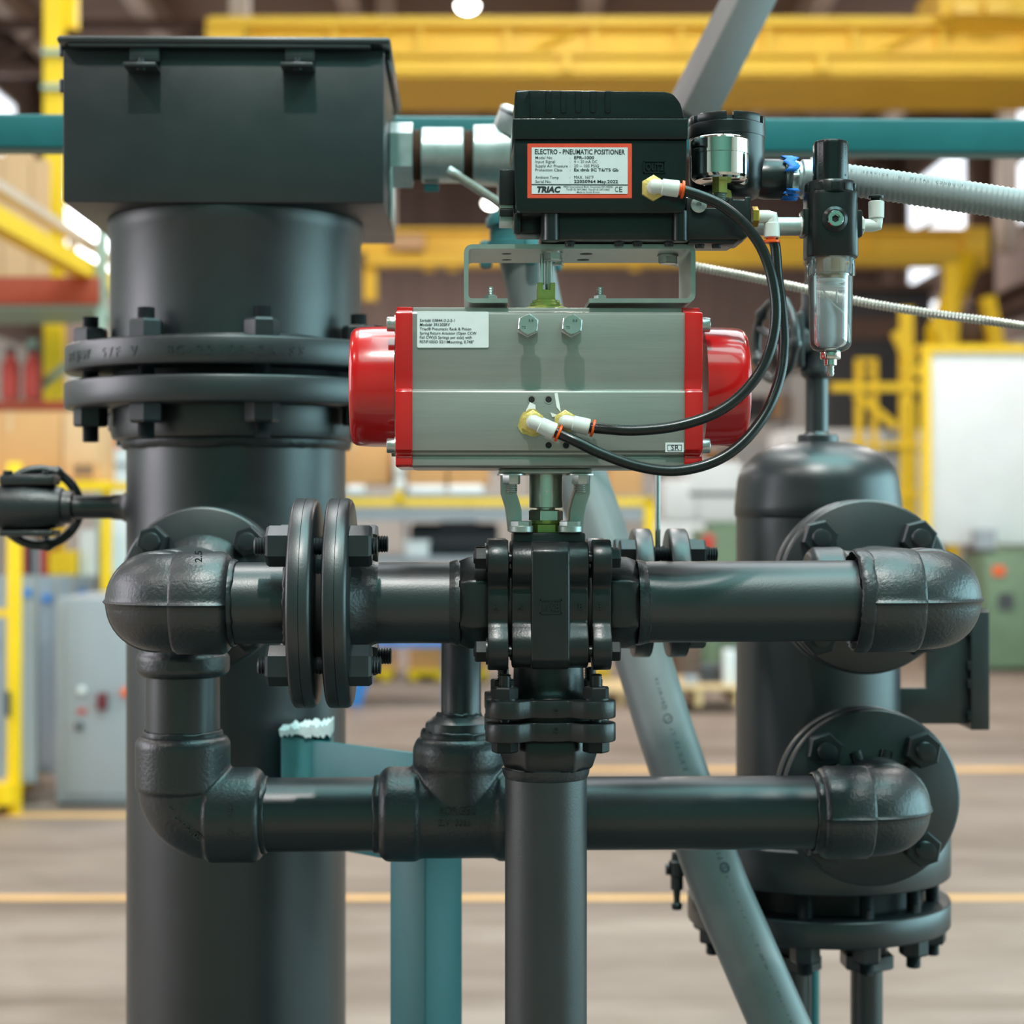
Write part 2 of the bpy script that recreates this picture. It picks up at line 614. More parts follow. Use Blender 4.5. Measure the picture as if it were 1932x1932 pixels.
def floor_mat():
    m = mat('worn tan concrete', (178, 164, 148), 0.55, var=0)
    nt = m.node_tree
    b = nt.nodes['Principled BSDF']
    tc = nt.nodes.new('ShaderNodeTexCoord')
    def nz(scale, sc, det=6, rough=0.6):
        mp = nt.nodes.new('ShaderNodeMapping'); mp.inputs['Scale'].default_value = sc
        n = nt.nodes.new('ShaderNodeTexNoise'); n.inputs['Scale'].default_value = scale; n.inputs['Detail'].default_value = det; n.inputs['Roughness'].default_value = rough
        nt.links.new(tc.outputs['Object'], mp.inputs[0]); nt.links.new(mp.outputs[0], n.inputs['Vector'])
        return n.outputs['Fac']
    def ramp(f, a, bb, c0, c1):
        r = nt.nodes.new('ShaderNodeValToRGB')
        r.color_ramp.elements[0].position = a; r.color_ramp.elements[1].position = bb
        r.color_ramp.elements[0].color = (*srgb(c0), 1); r.color_ramp.elements[1].color = (*srgb(c1), 1)
        nt.links.new(f, r.inputs[0]); return r.outputs[0]
    def mix(a, bb, fac):
        x = nt.nodes.new('ShaderNodeMix'); x.data_type = 'RGBA'; x.blend_type = 'MULTIPLY'; x.inputs[0].default_value = fac
        nt.links.new(a, x.inputs[6]); nt.links.new(bb, x.inputs[7]); return x.outputs[2]
    c = ramp(nz(0.9, (0.45, 1.6, 1)), 0.35, 0.68, (128, 110, 100), (150, 132, 121))
    c = mix(c, ramp(nz(3.2, (0.5, 1.3, 1), 8), 0.30, 0.62, (205, 198, 190), (255, 255, 255)), 0.8)
    c = mix(c, ramp(nz(0.5, (0.12, 3.2, 1), 4), 0.36, 0.50, (196, 188, 180), (255, 255, 255)), 0.75)
    nt.links.new(c, b.inputs['Base Color'])
    return m
FLOOR = floor_mat()
CEILM = mat('brown roof decking', (150, 126, 110), 0.8, var=0.18, scale=0.9, ani=(0.4, 4, 1))
BEAMM = mat('dusty roof steel', (205, 186, 170), 0.6, var=0.12, scale=1.2)
WALLM = mat('brown steel siding', (122, 104, 96), 0.75, var=0.16, scale=0.7, ani=(4, 4, 0.4))
WALLW = mat('white painted block', (208, 206, 200), 0.7, var=0.08, scale=0.8)
LINE = mat('yellow floor paint', (206, 158, 104), 0.6, var=0.10, scale=4)
GLOW = mat('daylit window glass', (238, 246, 255), 0.3, var=0, emit=4.0)
FRAMEM = mat('window steel', (150, 140, 132), 0.6, var=0.1, scale=3)

HX, CZ, HB = 9.2, 10.4, 46.0
bm = nb(); rbox(bm, -HX - 4, HX + 4, -14, HB, -0.2, 0); flo = structure('floor', bm, FLOOR)
bm = nb(); box(bm, (-1.5, -1.1, 0.0), (1.6, 1.75, 0.006)); structure('added_dark_plate', bm, mat('added bounce-cutting plate', (40, 48, 48), 0.6, var=0.15, scale=3), flo)  # unseen dark plate added under the skid to cut light bounced off the floor
bm = nb(); rbox(bm, -HX, HX, -9, HB, CZ, CZ + 0.2); structure('ceiling', bm, CEILM)
bm = nb(); rbox(bm, -HX, HX, HB, HB + 0.3, 0, CZ); wb = structure('wall_back', bm, WALLM)
bm = nb(); rbox(bm, -HX, HX, HB - 0.12, HB, 0, 5.0); structure('wainscot', bm, WALLW, wb)
bm = nb(); rbox(bm, -HX, HX, -9.3, -9.0, 0, CZ); structure('wall_front', bm, mat('pale green siding', (92, 140, 126), 0.6, var=0.06, scale=1, ani=(5, 1, 0.3)))
for s, nm in ((-1, 'wall_left'), (1, 'wall_right')):
    bm = nb(); rbox(bm, s * HX, s * (HX + 0.3), -9, HB, 0, CZ); ws = structure(nm, bm, WALLM)
    bm = nb(); rbox(bm, s * (HX - 0.1), s * HX, -8.9, HB - 0.2, 0, 4.6); structure('wainscot', bm, WALLW, ws)
    for d in (11, 19, 27, 35, 43):        # wall columns
        bm = nb(); rbox(bm, s * (HX - 0.45), s * HX, d - 0.18, d + 0.18, 0, CZ); structure('wall_column', bm, BROWN, ws)
# clerestory windows along both long walls
wn = 0
for s in (-1, 1):
    for d0, d1 in ((20, 25.5), (28.2, 33.6), (36.2, 42.0)):
        wn += 1
        x = s * (HX - 0.06)
        z0, z1 = 6.7, 9.0
        bm = nb()
        for a, b_, c_, e_ in ((d0, d1, z0 - 0.08, z0), (d0, d1, z1, z1 + 0.08), (d0 - 0.08, d0, z0 - 0.08, z1 + 0.08), (d1, d1 + 0.08, z0 - 0.08, z1 + 0.08)):
            rbox(bm, min(x, s * HX), max(x, s * HX), a, b_, c_, e_)
        wo = structure('window_%d' % wn, bm, FRAMEM)
        for i in range(4):
            a, b_ = d0 + (d1 - d0) * i / 4, d0 + (d1 - d0) * (i + 1) / 4
            for c_, e_ in ((z0, 7.8), (7.9, z1)):
                bm = nb(); rbox(bm, min(x + s * 0.02, s * HX), max(x + s * 0.02, s * HX), a + 0.06, b_ - 0.06, c_ + 0.03, e_ - 0.03)
                structure('pane', bm, GLOW, wo)
# small low windows at the far right
wn += 1
bm = nb(); x = HX - 0.06; rbox(bm, x, HX, 39.0, 43.4, 5.15, 6.15)
wo = structure('window_%d' % wn, bm, FRAMEM)
for a, b_ in ((39.15, 40.4), (40.6, 41.8), (42.0, 43.2)):
    bm = nb(); rbox(bm, x - 0.02, x, a, b_, 5.25, 6.05); structure('pane', bm, GLOW, wo)
# added window-like frames round the assumed area lights, outside the picture
for loc, sx, sy, rot, pw, c in ASSUMED_FILLS:
    wn += 1
    bm = nb(); l = V(loc); t_ = 0.12
    if rot[1] == 0:
        q = [((-sx / 2 - t_, -sy / 2 - t_), (sx / 2 + t_, -sy / 2)), ((-sx / 2 - t_, sy / 2), (sx / 2 + t_, sy / 2 + t_)), ((-sx / 2 - t_, -sy / 2), (-sx / 2, sy / 2)), ((sx / 2, -sy / 2), (sx / 2 + t_, sy / 2))]
        for a, b_ in q: box(bm, (l.x + a[0], l.y + a[1], l.z - 0.1), (l.x + b_[0], l.y + b_[1], CZ))
    else:
        e = 0.1 if l.x > 0 else -0.1
        q = [((-sy / 2 - t_, -sx / 2 - t_), (sy / 2 + t_, -sx / 2)), ((-sy / 2 - t_, sx / 2), (sy / 2 + t_, sx / 2 + t_)), ((-sy / 2 - t_, -sx / 2), (-sy / 2, sx / 2)), ((sy / 2, -sx / 2), (sy / 2 + t_, sx / 2))]
        for a, b_ in q: box(bm, (min(l.x - e, l.x + 2 * e), l.y + a[0], max(0.01, l.z + a[1])), (max(l.x - e, l.x + 2 * e), l.y + b_[0], l.z + b_[1]))
    structure('window_%d' % wn, bm, FRAMEM)  # added frame round an assumed light; no window is seen here
# roof steel: purlins along the hall and trusses across it
tn = 0
for x in (-8.7, -6.3, -2.75, 1.35, 5.2, 8.2):
    tn += 1
    bm = nb(); rbox(bm, x - 0.17, x + 0.17, -8.8, HB, CZ - 0.06, CZ); rbox(bm, x - 0.03, x + 0.03, -8.8, HB, CZ - 0.34, CZ - 0.06); rbox(bm, x - 0.17, x + 0.17, -8.8, HB, CZ - 0.40, CZ - 0.34)
    structure('trim_%d' % tn, bm, BEAMM)
for d in (24.5, 31.5, 37, 42.5):
    tn += 1
    bm = nb(); rbox(bm, -HX, HX, d - 0.12, d + 0.12, CZ - 0.55, CZ - 0.4); rbox(bm, -HX, HX, d - 0.12, d + 0.12, CZ - 1.35, CZ - 1.2)
    for i in range(14):
        x0 = -HX + i * 2 * HX / 14; x1 = x0 + HX / 7
        za, zb = (CZ - 0.5, CZ - 1.25) if i % 2 else (CZ - 1.25, CZ - 0.5)
        a, b_ = R(x0, d, za), R(x1, d, zb)
        cyl(bm, a, b_, 0.06, 8)
    structure('trim_%d' % tn, bm, BROWN)
# painted floor lines
for d, x0, x1, hw in ((7.07, -6, 6, 0.045), (10.6, -6, 6, 0.06), (9.0, -2.6, -1.3, 0.05)):
    tn += 1
    bm = nb(); rbox(bm, x0, x1, d - hw * (d / 7), d + hw * (d / 7), 0, 0.003); structure('trim_%d' % tn, bm, LINE)

# high-bay lamps, hung from the roof
LENS = mat('lit lamp lens', (255, 252, 244), 0.3, var=0, emit=40)
HOUS = mat('lamp housing', (120, 122, 124), 0.4, metal=0.5, var=0.05)
def lamp_parts(root, p):
    bm = nb(); lathe(bm, p, Z_, [(-0.04, 0.155), (0.0, 0.16), (0.05, 0.13), (0.16, 0.09), (0.22, 0.05)], 24, cap=True); part('housing', bm, HOUS, root)
    bm = nb(); lathe(bm, p, -Z_, [(0.041, 0.15), (0.08, 0.14), (0.12, 0.10), (0.14, 0.05), (0.145, 0.0)], 24); part('lens', bm, LENS, root)
    bm = nb(); cyl(bm, p + Z_ * 0.2, V((p.x, p.y, CZ)), 0.02, 8); part('rod', bm, DARK, root)
lamp0 = None
for i, (lx, ly) in enumerate(LAMPS):
    p = V((lx, ly, LAMP_Z))
    if i not in (9, 11, 12): continue
    if True:
        lab = {9: 'round glowing ceiling lamp at the top edge above the yellow crane', 11: 'glowing ceiling lamp below the teal beam at right',
               12: 'glowing ceiling lamp just left of the dark green positioner'}[i]
    if lamp0 is None:
        lamp0 = thing('high_bay_lamp', lab, 'lamp', p, 'high bay ceiling lamps')
        lamp_parts(lamp0, p)
    else:
        dup(lamp0, p - V(lamp0.location), lab)
# ---------------------------------------------------------------- the skid: big column at left
def nut_me(rc, h):
    bm = nb(); nut_bm(bm, V((0, 0, 0)), Z_, rc, h)
    return mesh_of(bm, BOLT, sharp=30, centre=False)[0]
def stud_me(r, L, m=None, pitch=0.0032):
    bm = nb(); stud_bm(bm, V((0, 0, 0)), V((0, 0, L)), r, pitch)
    return mesh_of(bm, m or BOLT, sharp=70, centre=False)[0]

YC = 0.77
pc = W(447, 966, YC); cx0 = pc.x
kc = K(447, YC)
RF = 319 * kc * 0.995
kn = K(447, YC - RF)
def cz(py): return HC + (966 - py) * kn
zu1, zu0, zl1, zl0 = cz(630), cz(684), cz(704), cz(757)
rl, ru = 204.5 * kc, 233.5 * kc
C = V((cx0, YC, 0))
t = thing('separator_column', 'tall charcoal steel column with two bolted flanges, left of the red capped actuator', 'column', C)
zbox = HC + (966 - 383) * K(421, 0.56)
bm = nb(); lathe(bm, C, Z_, [(0, rl), (zl0 - 0.052, rl), (zl0 - 0.046, ru * 0.985), (zl0 - 0.036, ru), (zl0, ru)], 96); part('shell', bm, PAINT, t)
bm = nb(); lathe(bm, C, Z_, [(0, rl + 0.05), (0.02, rl + 0.05)], 64); part('base_ring', bm, PAINT, t)
bm = nb(); flange_bm(bm, C + Z_ * zl0, C + Z_ * zl1, RF, seg=128, ch=0.003); part('lower_flange', bm, PAINT, t)
bm = nb(); flange_bm(bm, C + Z_ * zu0, C + Z_ * zu1, RF * 0.997, seg=128, ch=0.003); part('upper_flange', bm, PAINT, t)
bm = nb(); cyl(bm, C + Z_ * (zl1 - 0.001), C + Z_ * (zu0 + 0.001), RF * 0.72, 64); part('gasket', bm, HOLE, t)
bm = nb(); lathe(bm, C, Z_, [(zu1, ru), (zbox - 0.03, ru), (zbox - 0.022, ru * 1.02), (zbox, ru * 1.02)], 96); part('spool', bm, PAINT, t)
bm = nb(); weld_bm(bm, C + Z_ * (zl0 - 0.050), Z_, rl + 0.006, 0.010, 3, 120, 0.2); part('weld_bead', bm, WELD, t)
bm = nb(); weld_bm(bm, C + Z_ * (zu1 + 0.003), Z_, ru + 0.002, 0.005, 5, 120, 0.2); part('weld_bead', bm, WELD, t)
NC, SC = nut_me(0.0265, 0.028), stud_me(0.0135, zu1 - zl0 + 0.098)
for i in range(8):
    a = math.radians(-28.5 + 45 * i)
    d = V((math.sin(a), -math.cos(a), 0)) * RF * 0.85
    inst('nut', NC, t, C + d + Z_ * zu1, Z_, V((math.cos(a + i), math.sin(a + i), 0)))
    inst('nut', NC, t, C + d + Z_ * zl0, -Z_, V((math.cos(a + 2 * i), math.sin(a + 2 * i), 0)))
    inst('stud', SC, t, C + d + Z_ * (zl0 - 0.052), Z_)
# raised stamping round the upper flange rim
bm = nb()
s = 'REJNW  57F V   8C-22158-2A-SS'
for i, ch in enumerate(s):
    if ch == ' ': continue
    a = math.radians(-62 + 93 * i / len(s))
    o = C + V((math.sin(a), -math.cos(a), 0)) * (RF * 0.997 - 0.0002) + Z_ * (zu0 + 0.013)
    text_bm(bm, ch, o, V((math.cos(a), math.sin(a), 0)), Z_, 0.0135, ext=0.0014, bold=0.012, align='CENTER')
part('rim_lettering', bm, PAINT, t)
# nozzle towards the camera, with its half of the flange pair
XL = W(285, 1137, 0).x
ZU = W(966, 1137, 0).z
YF = 0.43
fc = W(384, 1106, YF); XN, ZN = fc.x, ZU
RN = 154 * K(384, YF)
N0 = V((XL, 0, ZU))
bm = nb(); flange_bm(bm, N0 + Y_ * (YF + 0.004), N0 + Y_ * (YF + 0.026), RN); part('nozzle_flange', bm, PAINT, t)
bm = nb(); cyl(bm, N0 + Y_ * (YF + 0.026), N0 + Y_ * (YC - rl + 0.02), 0.055, 40); part('nozzle', bm, PAINT, t)
bm = nb(); weld_bm(bm, N0 + Y_ * (YC - rl - 0.004), Y_, 0.055, 0.008, 9); part('weld_bead', bm, WELD, t)
# welded half-coupling of the small valve at the left
zv = W(240, 957, YC).z
vc = V((cx0, YC, zv))
bm = nb(); lathe(bm, vc - X_ * (rl - 0.006), -X_, [(0, 0.036), (0.006, 0.026), (0.016, 0.0205), (0.03, 0.0195)], 32); part('side_boss', bm, PAINT, t)
# pad of the support arm
ap = W(575, 1420, YC - rl * 0.75)

# ---- small gate valve at the left edge
kv = K(100, YC)
t = thing('gate_valve', 'small charcoal gate valve with handwheel on the left of the column', 'valve', V((W(75, 957, YC).x, YC, zv)))
def gx(px): return V((W(px, 957, YC).x, YC, zv))
bm = nb(); cyl(bm, gx(120), vc - X_ * (rl + 0.022), 0.0185, 32); part('pipe_nipple', bm, PAINT, t)
bm = nb(); lathe(bm, gx(140), -X_, [(0, 0.022), (0.002, 0.026), (0.016, 0.027), (0.018, 0.031), (0.04, 0.036), (0.075, 0.04), (0.11, 0.038), (0.135, 0.032), (0.15, 0.028), (0.18, 0.028)], 40); part('body', bm, PAINT_C, t)
bm = nb(); box(bm, gx(94) + V((-0.075, -0.028, 0.034)), gx(94) + V((0.012, 0.028, 0.052))); part('bonnet_flange', bm, PAINT_C, t, bevel=0.006)
bm = nb(); box(bm, gx(94) + V((-0.075, -0.028, -0.046)), gx(94) + V((0.012, 0.028, -0.036))); part('bottom_flange', bm, PAINT_C, t, bevel=0.004)
wc = gx(60) + V((0, 0.055, 0))
bm = nb(); pts = []; rr = []
for i in range(80):
    a = 2 * PI * i / 80
    pts.append(wc + 0.061 * (math.cos(a) * V((1, 0.25, 0)) + math.sin(a) * Z_))
    rr.append(0.0080 + 0.0045 * max(0, math.cos(5 * a + 0.6)) ** 6)
tube(bm, pts, rr, 12, closed=True, up=Y_); part('handwheel_rim', bm, PAINT_C, t)
for k in range(5):
    a = 2 * PI * k / 5 - 0.12
    bm = nb(); cyl(bm, wc, wc + 0.059 * (math.cos(a) * V((1, 0.25, 0)) + math.sin(a) * Z_), 0.006, 12); part('handwheel_spoke', bm, PAINT_C, t)
bm = nb(); cyl(bm, gx(60), wc + Y_ * 0.012, 0.011, 20); part('spindle', bm, PAINT_C, t)
for dx in (-0.062, 0.0):
    bm = nb(); nut_bm(bm, gx(94) + V((dx, -0.018, 0.052)), Z_, 0.008, 0.006); part('nut', bm, BOLT, t)

# ---- junction box on top of the column
YB0, YB1 = 0.565, 0.975
a0, a1 = W(118, 383, YB0), W(725, 383, YB0)
bx0, bx1 = a0.x, a1.x
bz0 = (a0.z + a1.z) / 2
bz1 = W(421, 92, YB0).z
zt = W(421, 70, YB0 - 0.012).z
t = thing('junction_box', 'large charcoal steel enclosure with two lid clamps, mounted on the left column', 'enclosure', V(((bx0 + bx1) / 2, (YB0 + YB1) / 2, bz0)))
bm = nb(); box(bm, (bx0, YB0, bz0), (bx1, YB1, bz1)); part('body', bm, PAINT, t, bevel=0.004)
bm = nb(); box(bm, (bx0 - 0.005, YB0 - 0.020, bz1 + 0.003), (bx1 + 0.010, YB1 + 0.01, zt)); part('lid', bm, PAINT, t, bevel=0.005)
bm = nb(); box(bm, (bx0 + 0.012, YB0 - 0.017, bz1 - 0.002), (bx1 - 0.02, YB0 - 0.002, bz1 + 0.004)); part('drip_lip', bm, PAINT, t, bevel=0.0015)
bm = nb(); box(bm, (bx1 + 0.001, YB0 + 0.02, bz1 - 0.010), (bx1 + 0.009, YB1, bz1 + 0.004)); part('gasket', bm, HOSE, t, bevel=0.002)
for px in (275, 567):
    c = W(px, 125, YB0)
    bm = nb(); box(bm, (c.x - 0.022, YB0 - 0.012, c.z + 0.004), (c.x + 0.022, YB0, bz1 + 0.003)); lt = part('lid_clamp', bm, PAINT, t, bevel=0.002)
    bm = nb(); box(bm, (c.x - 0.026, YB0 - 0.042, c.z - 0.010), (c.x + 0.022, YB0, c.z - 0.004)); part('clamp_tab', bm, PAINT, lt, bevel=0.0015)
    bm = nb(); lathe(bm, c + V((-0.002, -0.024, -0.012)), Z_, [(0, 0.007), (0.012, 0.007), (0.014, 0.004), (0.018, 0.004)], 16); part('clamp_screw', bm, BOLT, lt)
for py in (92, 160):
    c = W(110, py, YB0 + 0.02)
    bm = nb(); cyl(bm, V((bx0 - 0.004, YB0 + 0.02, c.z - 0.012)), V((bx0 - 0.004, YB0 + 0.02, c.z + 0.008)), 0.0055, 14, ch=0.002); part('hinge_knuckle', bm, PAINT, t)
bm = nb(); box(bm, (bx1, YB0 + 0.15, bz0 + 0.002), (bx1 + 0.006, YB0 + 0.27, bz0 + 0.09)); part('side_bracket', bm, GALV, t, bevel=0.002)

# ---- conduit fittings between the box and the positioner
YK = 0.76
def kx(px, py=293): return W(px, py, YK)
kk = K(840, YK)
kxz = kx(840).z
def KX(px): return V((kx(px).x, YK, kxz))
t = thing('conduit_fitting', 'galvanised conduit nipple and elbow body leaving the right side of the box', 'conduit fitting', KX(840))
bm = nb(); cyl(bm, V((bx1 + 0.001, YK, kxz)), KX(738), 66 * kk, 40); part('sealing_washer', bm, HOSE, t)
bm = nb(); nut_bm(bm, KX(738), X_, 62 * kk, 42 * kk, V((0, -1, 0.58)), ch=0.02); part('hex_hub', bm, GALV, t)
bm = nb(); stud_bm(bm, KX(778), KX(798), 50 * kk, 0.003, 40); part('threaded_end', bm, RUST, t)
bm = nb(); cyl(bm, KX(795), KX(875), 52 * kk, 48, ch=0.002); part('coupling', bm, GALV, t)
bm = nb(); stud_bm(bm, KX(873), KX(894), 50 * kk, 0.003, 40); part('threaded_end', bm, RUST, t)
bm = nb(); lathe(bm, KX(892), X_, [(0, 54 * kk), (0.002, 57 * kk), (0.035, 58 * kk), (0.055, 62 * kk), (0.09, 62 * kk), (0.115, 48 * kk), (0.125, 0)], 48)
lathe(bm, KX(985), -Z_, [(-0.03, 40 * kk), (0.06, 46 * kk), (0.085, 46 * kk), (0.088, 43 * kk)], 40)
part('elbow_body', bm, GALV, t)
ax = V((0.35, -0.25, 0.9)).normalized()
cc = KX(975) + ax * 0.058
bm = nb(); cyl(bm, cc - ax * 0.03, cc, 0.052, 40); part('cover_seat', bm, GALV, t)
bm = nb(); cyl(bm, cc, cc + ax * 0.003, 0.053, 40); part('cover_gasket', bm, HOSE, t)
bm = nb(); lathe(bm, cc + ax * 0.003, ax, [(0, 0.052), (0.004, 0.052), (0.008, 0.046), (0.009, 0)], 40); part('cover', bm, GALV, t)
bm = nb(); cyl(bm, KX(800) - Z_ * 0.052, KX(828) - Z_ * 0.052, 0.007, 14, ch=0.001); part('ground_screw', bm, TEALL, t)

# ---- slanted conduit from the elbow body down to the right
t = thing('slanted_conduit', 'printed pale grey conduit running behind the valve down to the lower right', 'conduit', W(1262, 1400, 0.52))
cp = [(985, 455, YK), (1003, 540, 0.76), (1032, 680, 0.75), (1082, 860, 0.72), (1150, 1060, 0.66), (1212, 1240, 0.60), (1262, 1400, 0.56), (1345, 1640, 0.50), (1408, 1790, 0.46), (1500, 2000, 0.42), (1560, 2140, 0.40)]
cpts = spline([W(*p) for p in cp], 10)
bm = nb(); tube(bm, cpts, 0.0425, 40); part('tube', bm, PVC, t)
bm = nb(); lathe(bm, W(983, 405, YK), -Z_, [(0, 0.05), (0.008, 0.056), (0.02, 0.056), (0.022, 0.05), (0.045, 0.05), (0.047, 0.058), (0.062, 0.058), (0.068, 0.046)], 40); part('gland_nut', bm, TEALL, t)
for k in range(4):
    a = 2 * PI * k / 4 + 0.25
    c = W(983, 478, YK) + V((math.cos(a), math.sin(a), 0)) * 0.058
    bm = nb(); box(bm, c - V((0.010, 0.010, 0.026)), c + V((0.010, 0.010, 0.018))); part('gland_lug', bm, TEALL, t, bevel=0.006)
bm = nb()
total = sum((b - a).length for a, b in zip(cpts, cpts[1:]))
rs = resample(cpts, total / 900)
def row(p):
    d = (p - CAM).dot(FW)
    return 966 - F * (p.z - HC) / d
def print_on(bm, s, py, h, ang, bold=0.008, flip=True):
    i = min(range(4, len(rs) - 4), key=lambda j: abs(row(rs[j]) - py))
    p = rs[i]; tg = (rs[i + 3] - rs[i - 3]).normalized()
    nrm = (CAM - p); nrm = (nrm - tg * nrm.dot(tg)).normalized()
    side = tg.cross(nrm)
    if side.dot(RT) < 0: side = -side
    out = nrm * math.cos(ang) + side * math.sin(ang)
    xd = -tg if flip else tg
    text_bm(bm, s, p + out * 0.04285 - out.cross(xd) * h * 0.5, xd, out.cross(xd), h, bold=bold, align='CENTER')
print_on(bm, 'CE', 912, 0.011, 0.25)
for i, ch in enumerate('etiwrbQ'): print_on(bm, ch, 1294 + 8.6 * i, 0.0062, 0.22)
print_on(bm, 'O', 1367, 0.0145, 0.22, 0.0); print_on(bm, 'L', 1367, 0.006, 0.22)
for i, ch in enumerate("7L.'J7.C'E.Z"): print_on(bm, ch, 1388 + 6.8 * i, 0.0058, 0.24)
for i, ch in enumerate('11F'): print_on(bm, ch, 1614 + 8 * i, 0.0075, 0.36)
print_on(bm, 'O', 1650, 0.0145, 0.40, 0.03); print_on(bm, 'S', 1650, 0.007, 0.40)
for i, ch in enumerate("7.'1.t-.'t..1'7.r-.-1'.Z.-7E5.Wr.'1-.t.0217.1-'t.4"): print_on(bm, ch, 1667 + 5.4 * i, 0.0046, 0.38)
part('printed_line', bm, INKG, t)

# ---------------------------------------------------------------- piping
# lower run, with the left riser, the tee and the right elbow: one welded piece
YL = 0.235
def lw(px, py): return W(px, py, YL)
ZL = lw(966, 1535).z
XR = W(1770, 1137, 0).x
rp = 0.0478
kL = K(700, YL)
E0 = V((XL, 0, ZU))
xl2 = lw(345, 1535).x
t = thing('lower_pipe_run', 'charcoal pipe run with elbows and a forged tee, crossing low in front of the column', 'pipe', V((lw(500, 1535).x, YL, ZL)))
bm = nb(); elbow_bm(bm, E0, X_, Y_, seam=0.05); el = part('elbow', bm, PAINT_C, t, sharp=50)
bm = nb(); text_bm(bm, '2.5', W(376, 1062, -0.0585) - Y_ * 0.0, V((0, 0, 1)), V((-1, 0, 0)), 0.008, ext=0.0012, bold=0.02)
for v in bm.verts: v.co.y = -0.0385 + (v.co.x - W(376, 1062, -0.0585).x) * 0.0
part('size_mark', bm, INK, el)
bm = nb(); cyl(bm, E0 + X_ * 0.085, V((W(556, 1137, 0).x, 0, ZU)), rp, 48); part('upper_pipe', bm, PAINT, t)
x1, x2 = W(556, 1137, 0).x, W(602, 1137, 0).x
x3, x4 = W(620, 1137, 0).x, W(667, 1137, 0).x
RFL = 197 / 1600 * 1.0
def FX(x): return V((x, 0, ZU))
bm = nb(); lathe(bm, FX(x1), X_, [(0, RFL - 0.004), (0.002, RFL - 0.001), (0.004, RFL), (0.0145, RFL), (0.0148, RFL - 0.0006), (0.0152, RFL), (x2 - x1 - 0.006, RFL), (x2 - x1 - 0.002, RFL - 0.002), (x2 - x1, RFL - 0.006)], 96); part('flange', bm, PAINT, t)
bm = nb(); cyl(bm, FX(x2 - 0.001), FX(x3 + 0.001), 0.072, 48); part('gasket', bm, HOLE, t)
bm = nb(); weld_bm(bm, FX(x1 - 0.002), X_, rp + 0.003, 0.0075, 2); part('weld_bead', bm, WELD, t)
bm = nb(); weld_bm(bm, E0 + X_ * 0.094, X_, rp + 0.003, 0.005, 12); part('weld_bead', bm, WELD, t)
# tee behind the elbow
bm = nb(); cyl(bm, E0 + Y_ * 0.08, E0 + Y_ * YF, rp, 40); part('branch_pipe', bm, PAINT, t)
TE = V((xl2, YL, ZU))
zc = lw(345, 1276).z
bm = nb(); cyl(bm, V((XL, YL - 0.1, ZU)), V((XL, YL + 0.1, ZU)), 0.0605, 48, ch=0.008)
lathe(bm, TE, -Z_, [(0, 0.055), (ZU - zc - 0.03, 0.0555), (ZU - zc - 0.027, 0.0605), (ZU - zc - 0.007, 0.0605), (ZU - zc, 0.053)], 48)
forge(part('upper_tee', bm, PAINT_C, t, sharp=45))
bm = nb(); flange_bm(bm, N0 + Y_ * (YF - 0.024), N0 + Y_ * (YF - 0.001), RN); part('column_flange', bm, PAINT, t)
bm = nb(); lathe(bm, N0 + Y_ * (YF - 0.024), -Y_, [(0, 0.075), (0.008, 0.068), (0.016, 0.055), (0.02, 0.049)], 40); part('flange_hub', bm, WELD, t)
NN, SN = nut_me(0.0225, 0.022), stud_me(0.0125, 0.105)
for sx in (-1, 1):
    for sz in (-1, 1):
        p = N0 + V((sx * RN * 0.575, YF - 0.024, sz * RN * 0.575))
        inst('nut', NN, t, p, -Y_, V((1, 0, 0.3)))
        inst('stud', SN, t, p + Y_ * 0.07, -Y_)
bm = nb(); cyl(bm, TE - Z_ * 0.06, V((xl2, YL, ZL + 0.085)), rp, 48); part('riser', bm, PAINT, t)
EL = V((xl2, YL, ZL))
bm = nb(); elbow_bm(bm, EL, Z_, X_, total=0.104, hub=0.068, Rb=0.04, rh=0.0615, r=0.0575, seam=0.0); el2 = forge(part('elbow', bm, PAINT_C, t, sharp=50), 0.0024, 3)
bm = nb()
o = lw(356, 1530); o.y = YL - 0.0565
for i, (dx, dy, s) in enumerate(((-26, -8, '2.5'), (-14, 14, '3000'), (2, 34, 'A105'))):
    p = lw(356 + dx, 1516 + dy); p.y = YL - 0.0555
    text_bm(bm, s, p, V((1, 0, -0.8)).normalized(), V((0.8, 0, 1)).normalized(), 0.0085, ext=0.0016, bold=0.01)
part('raised_mark', bm, PAINT_C, el2)
bm = nb(); p = lw(450, 1560); p.y = YL - 0.0600
text_bm(bm, '301441', p, Z_, -X_, 0.007, width=0.042, ext=0.0014, bold=0.01)
part('raised_number', bm, PAINT_C, el2)
bm = nb(); weld_bm(bm, EL + Z_ * 0.104, Z_, rp + 0.003, 0.0055, 21); part('weld_bead', bm, WELD, t)
xt0, xt1 = lw(716, 1535).x, lw(1010, 1535).x
bm = nb(); cyl(bm, EL + X_ * 0.095, V((xt0 + 0.02, YL, ZL)), rp, 48); part('left_pipe', bm, PAINT, t)
bm = nb(); weld_bm(bm, EL + X_ * 0.104, X_, rp + 0.002, 0.005, 24); part('weld_bead', bm, WELD, t)
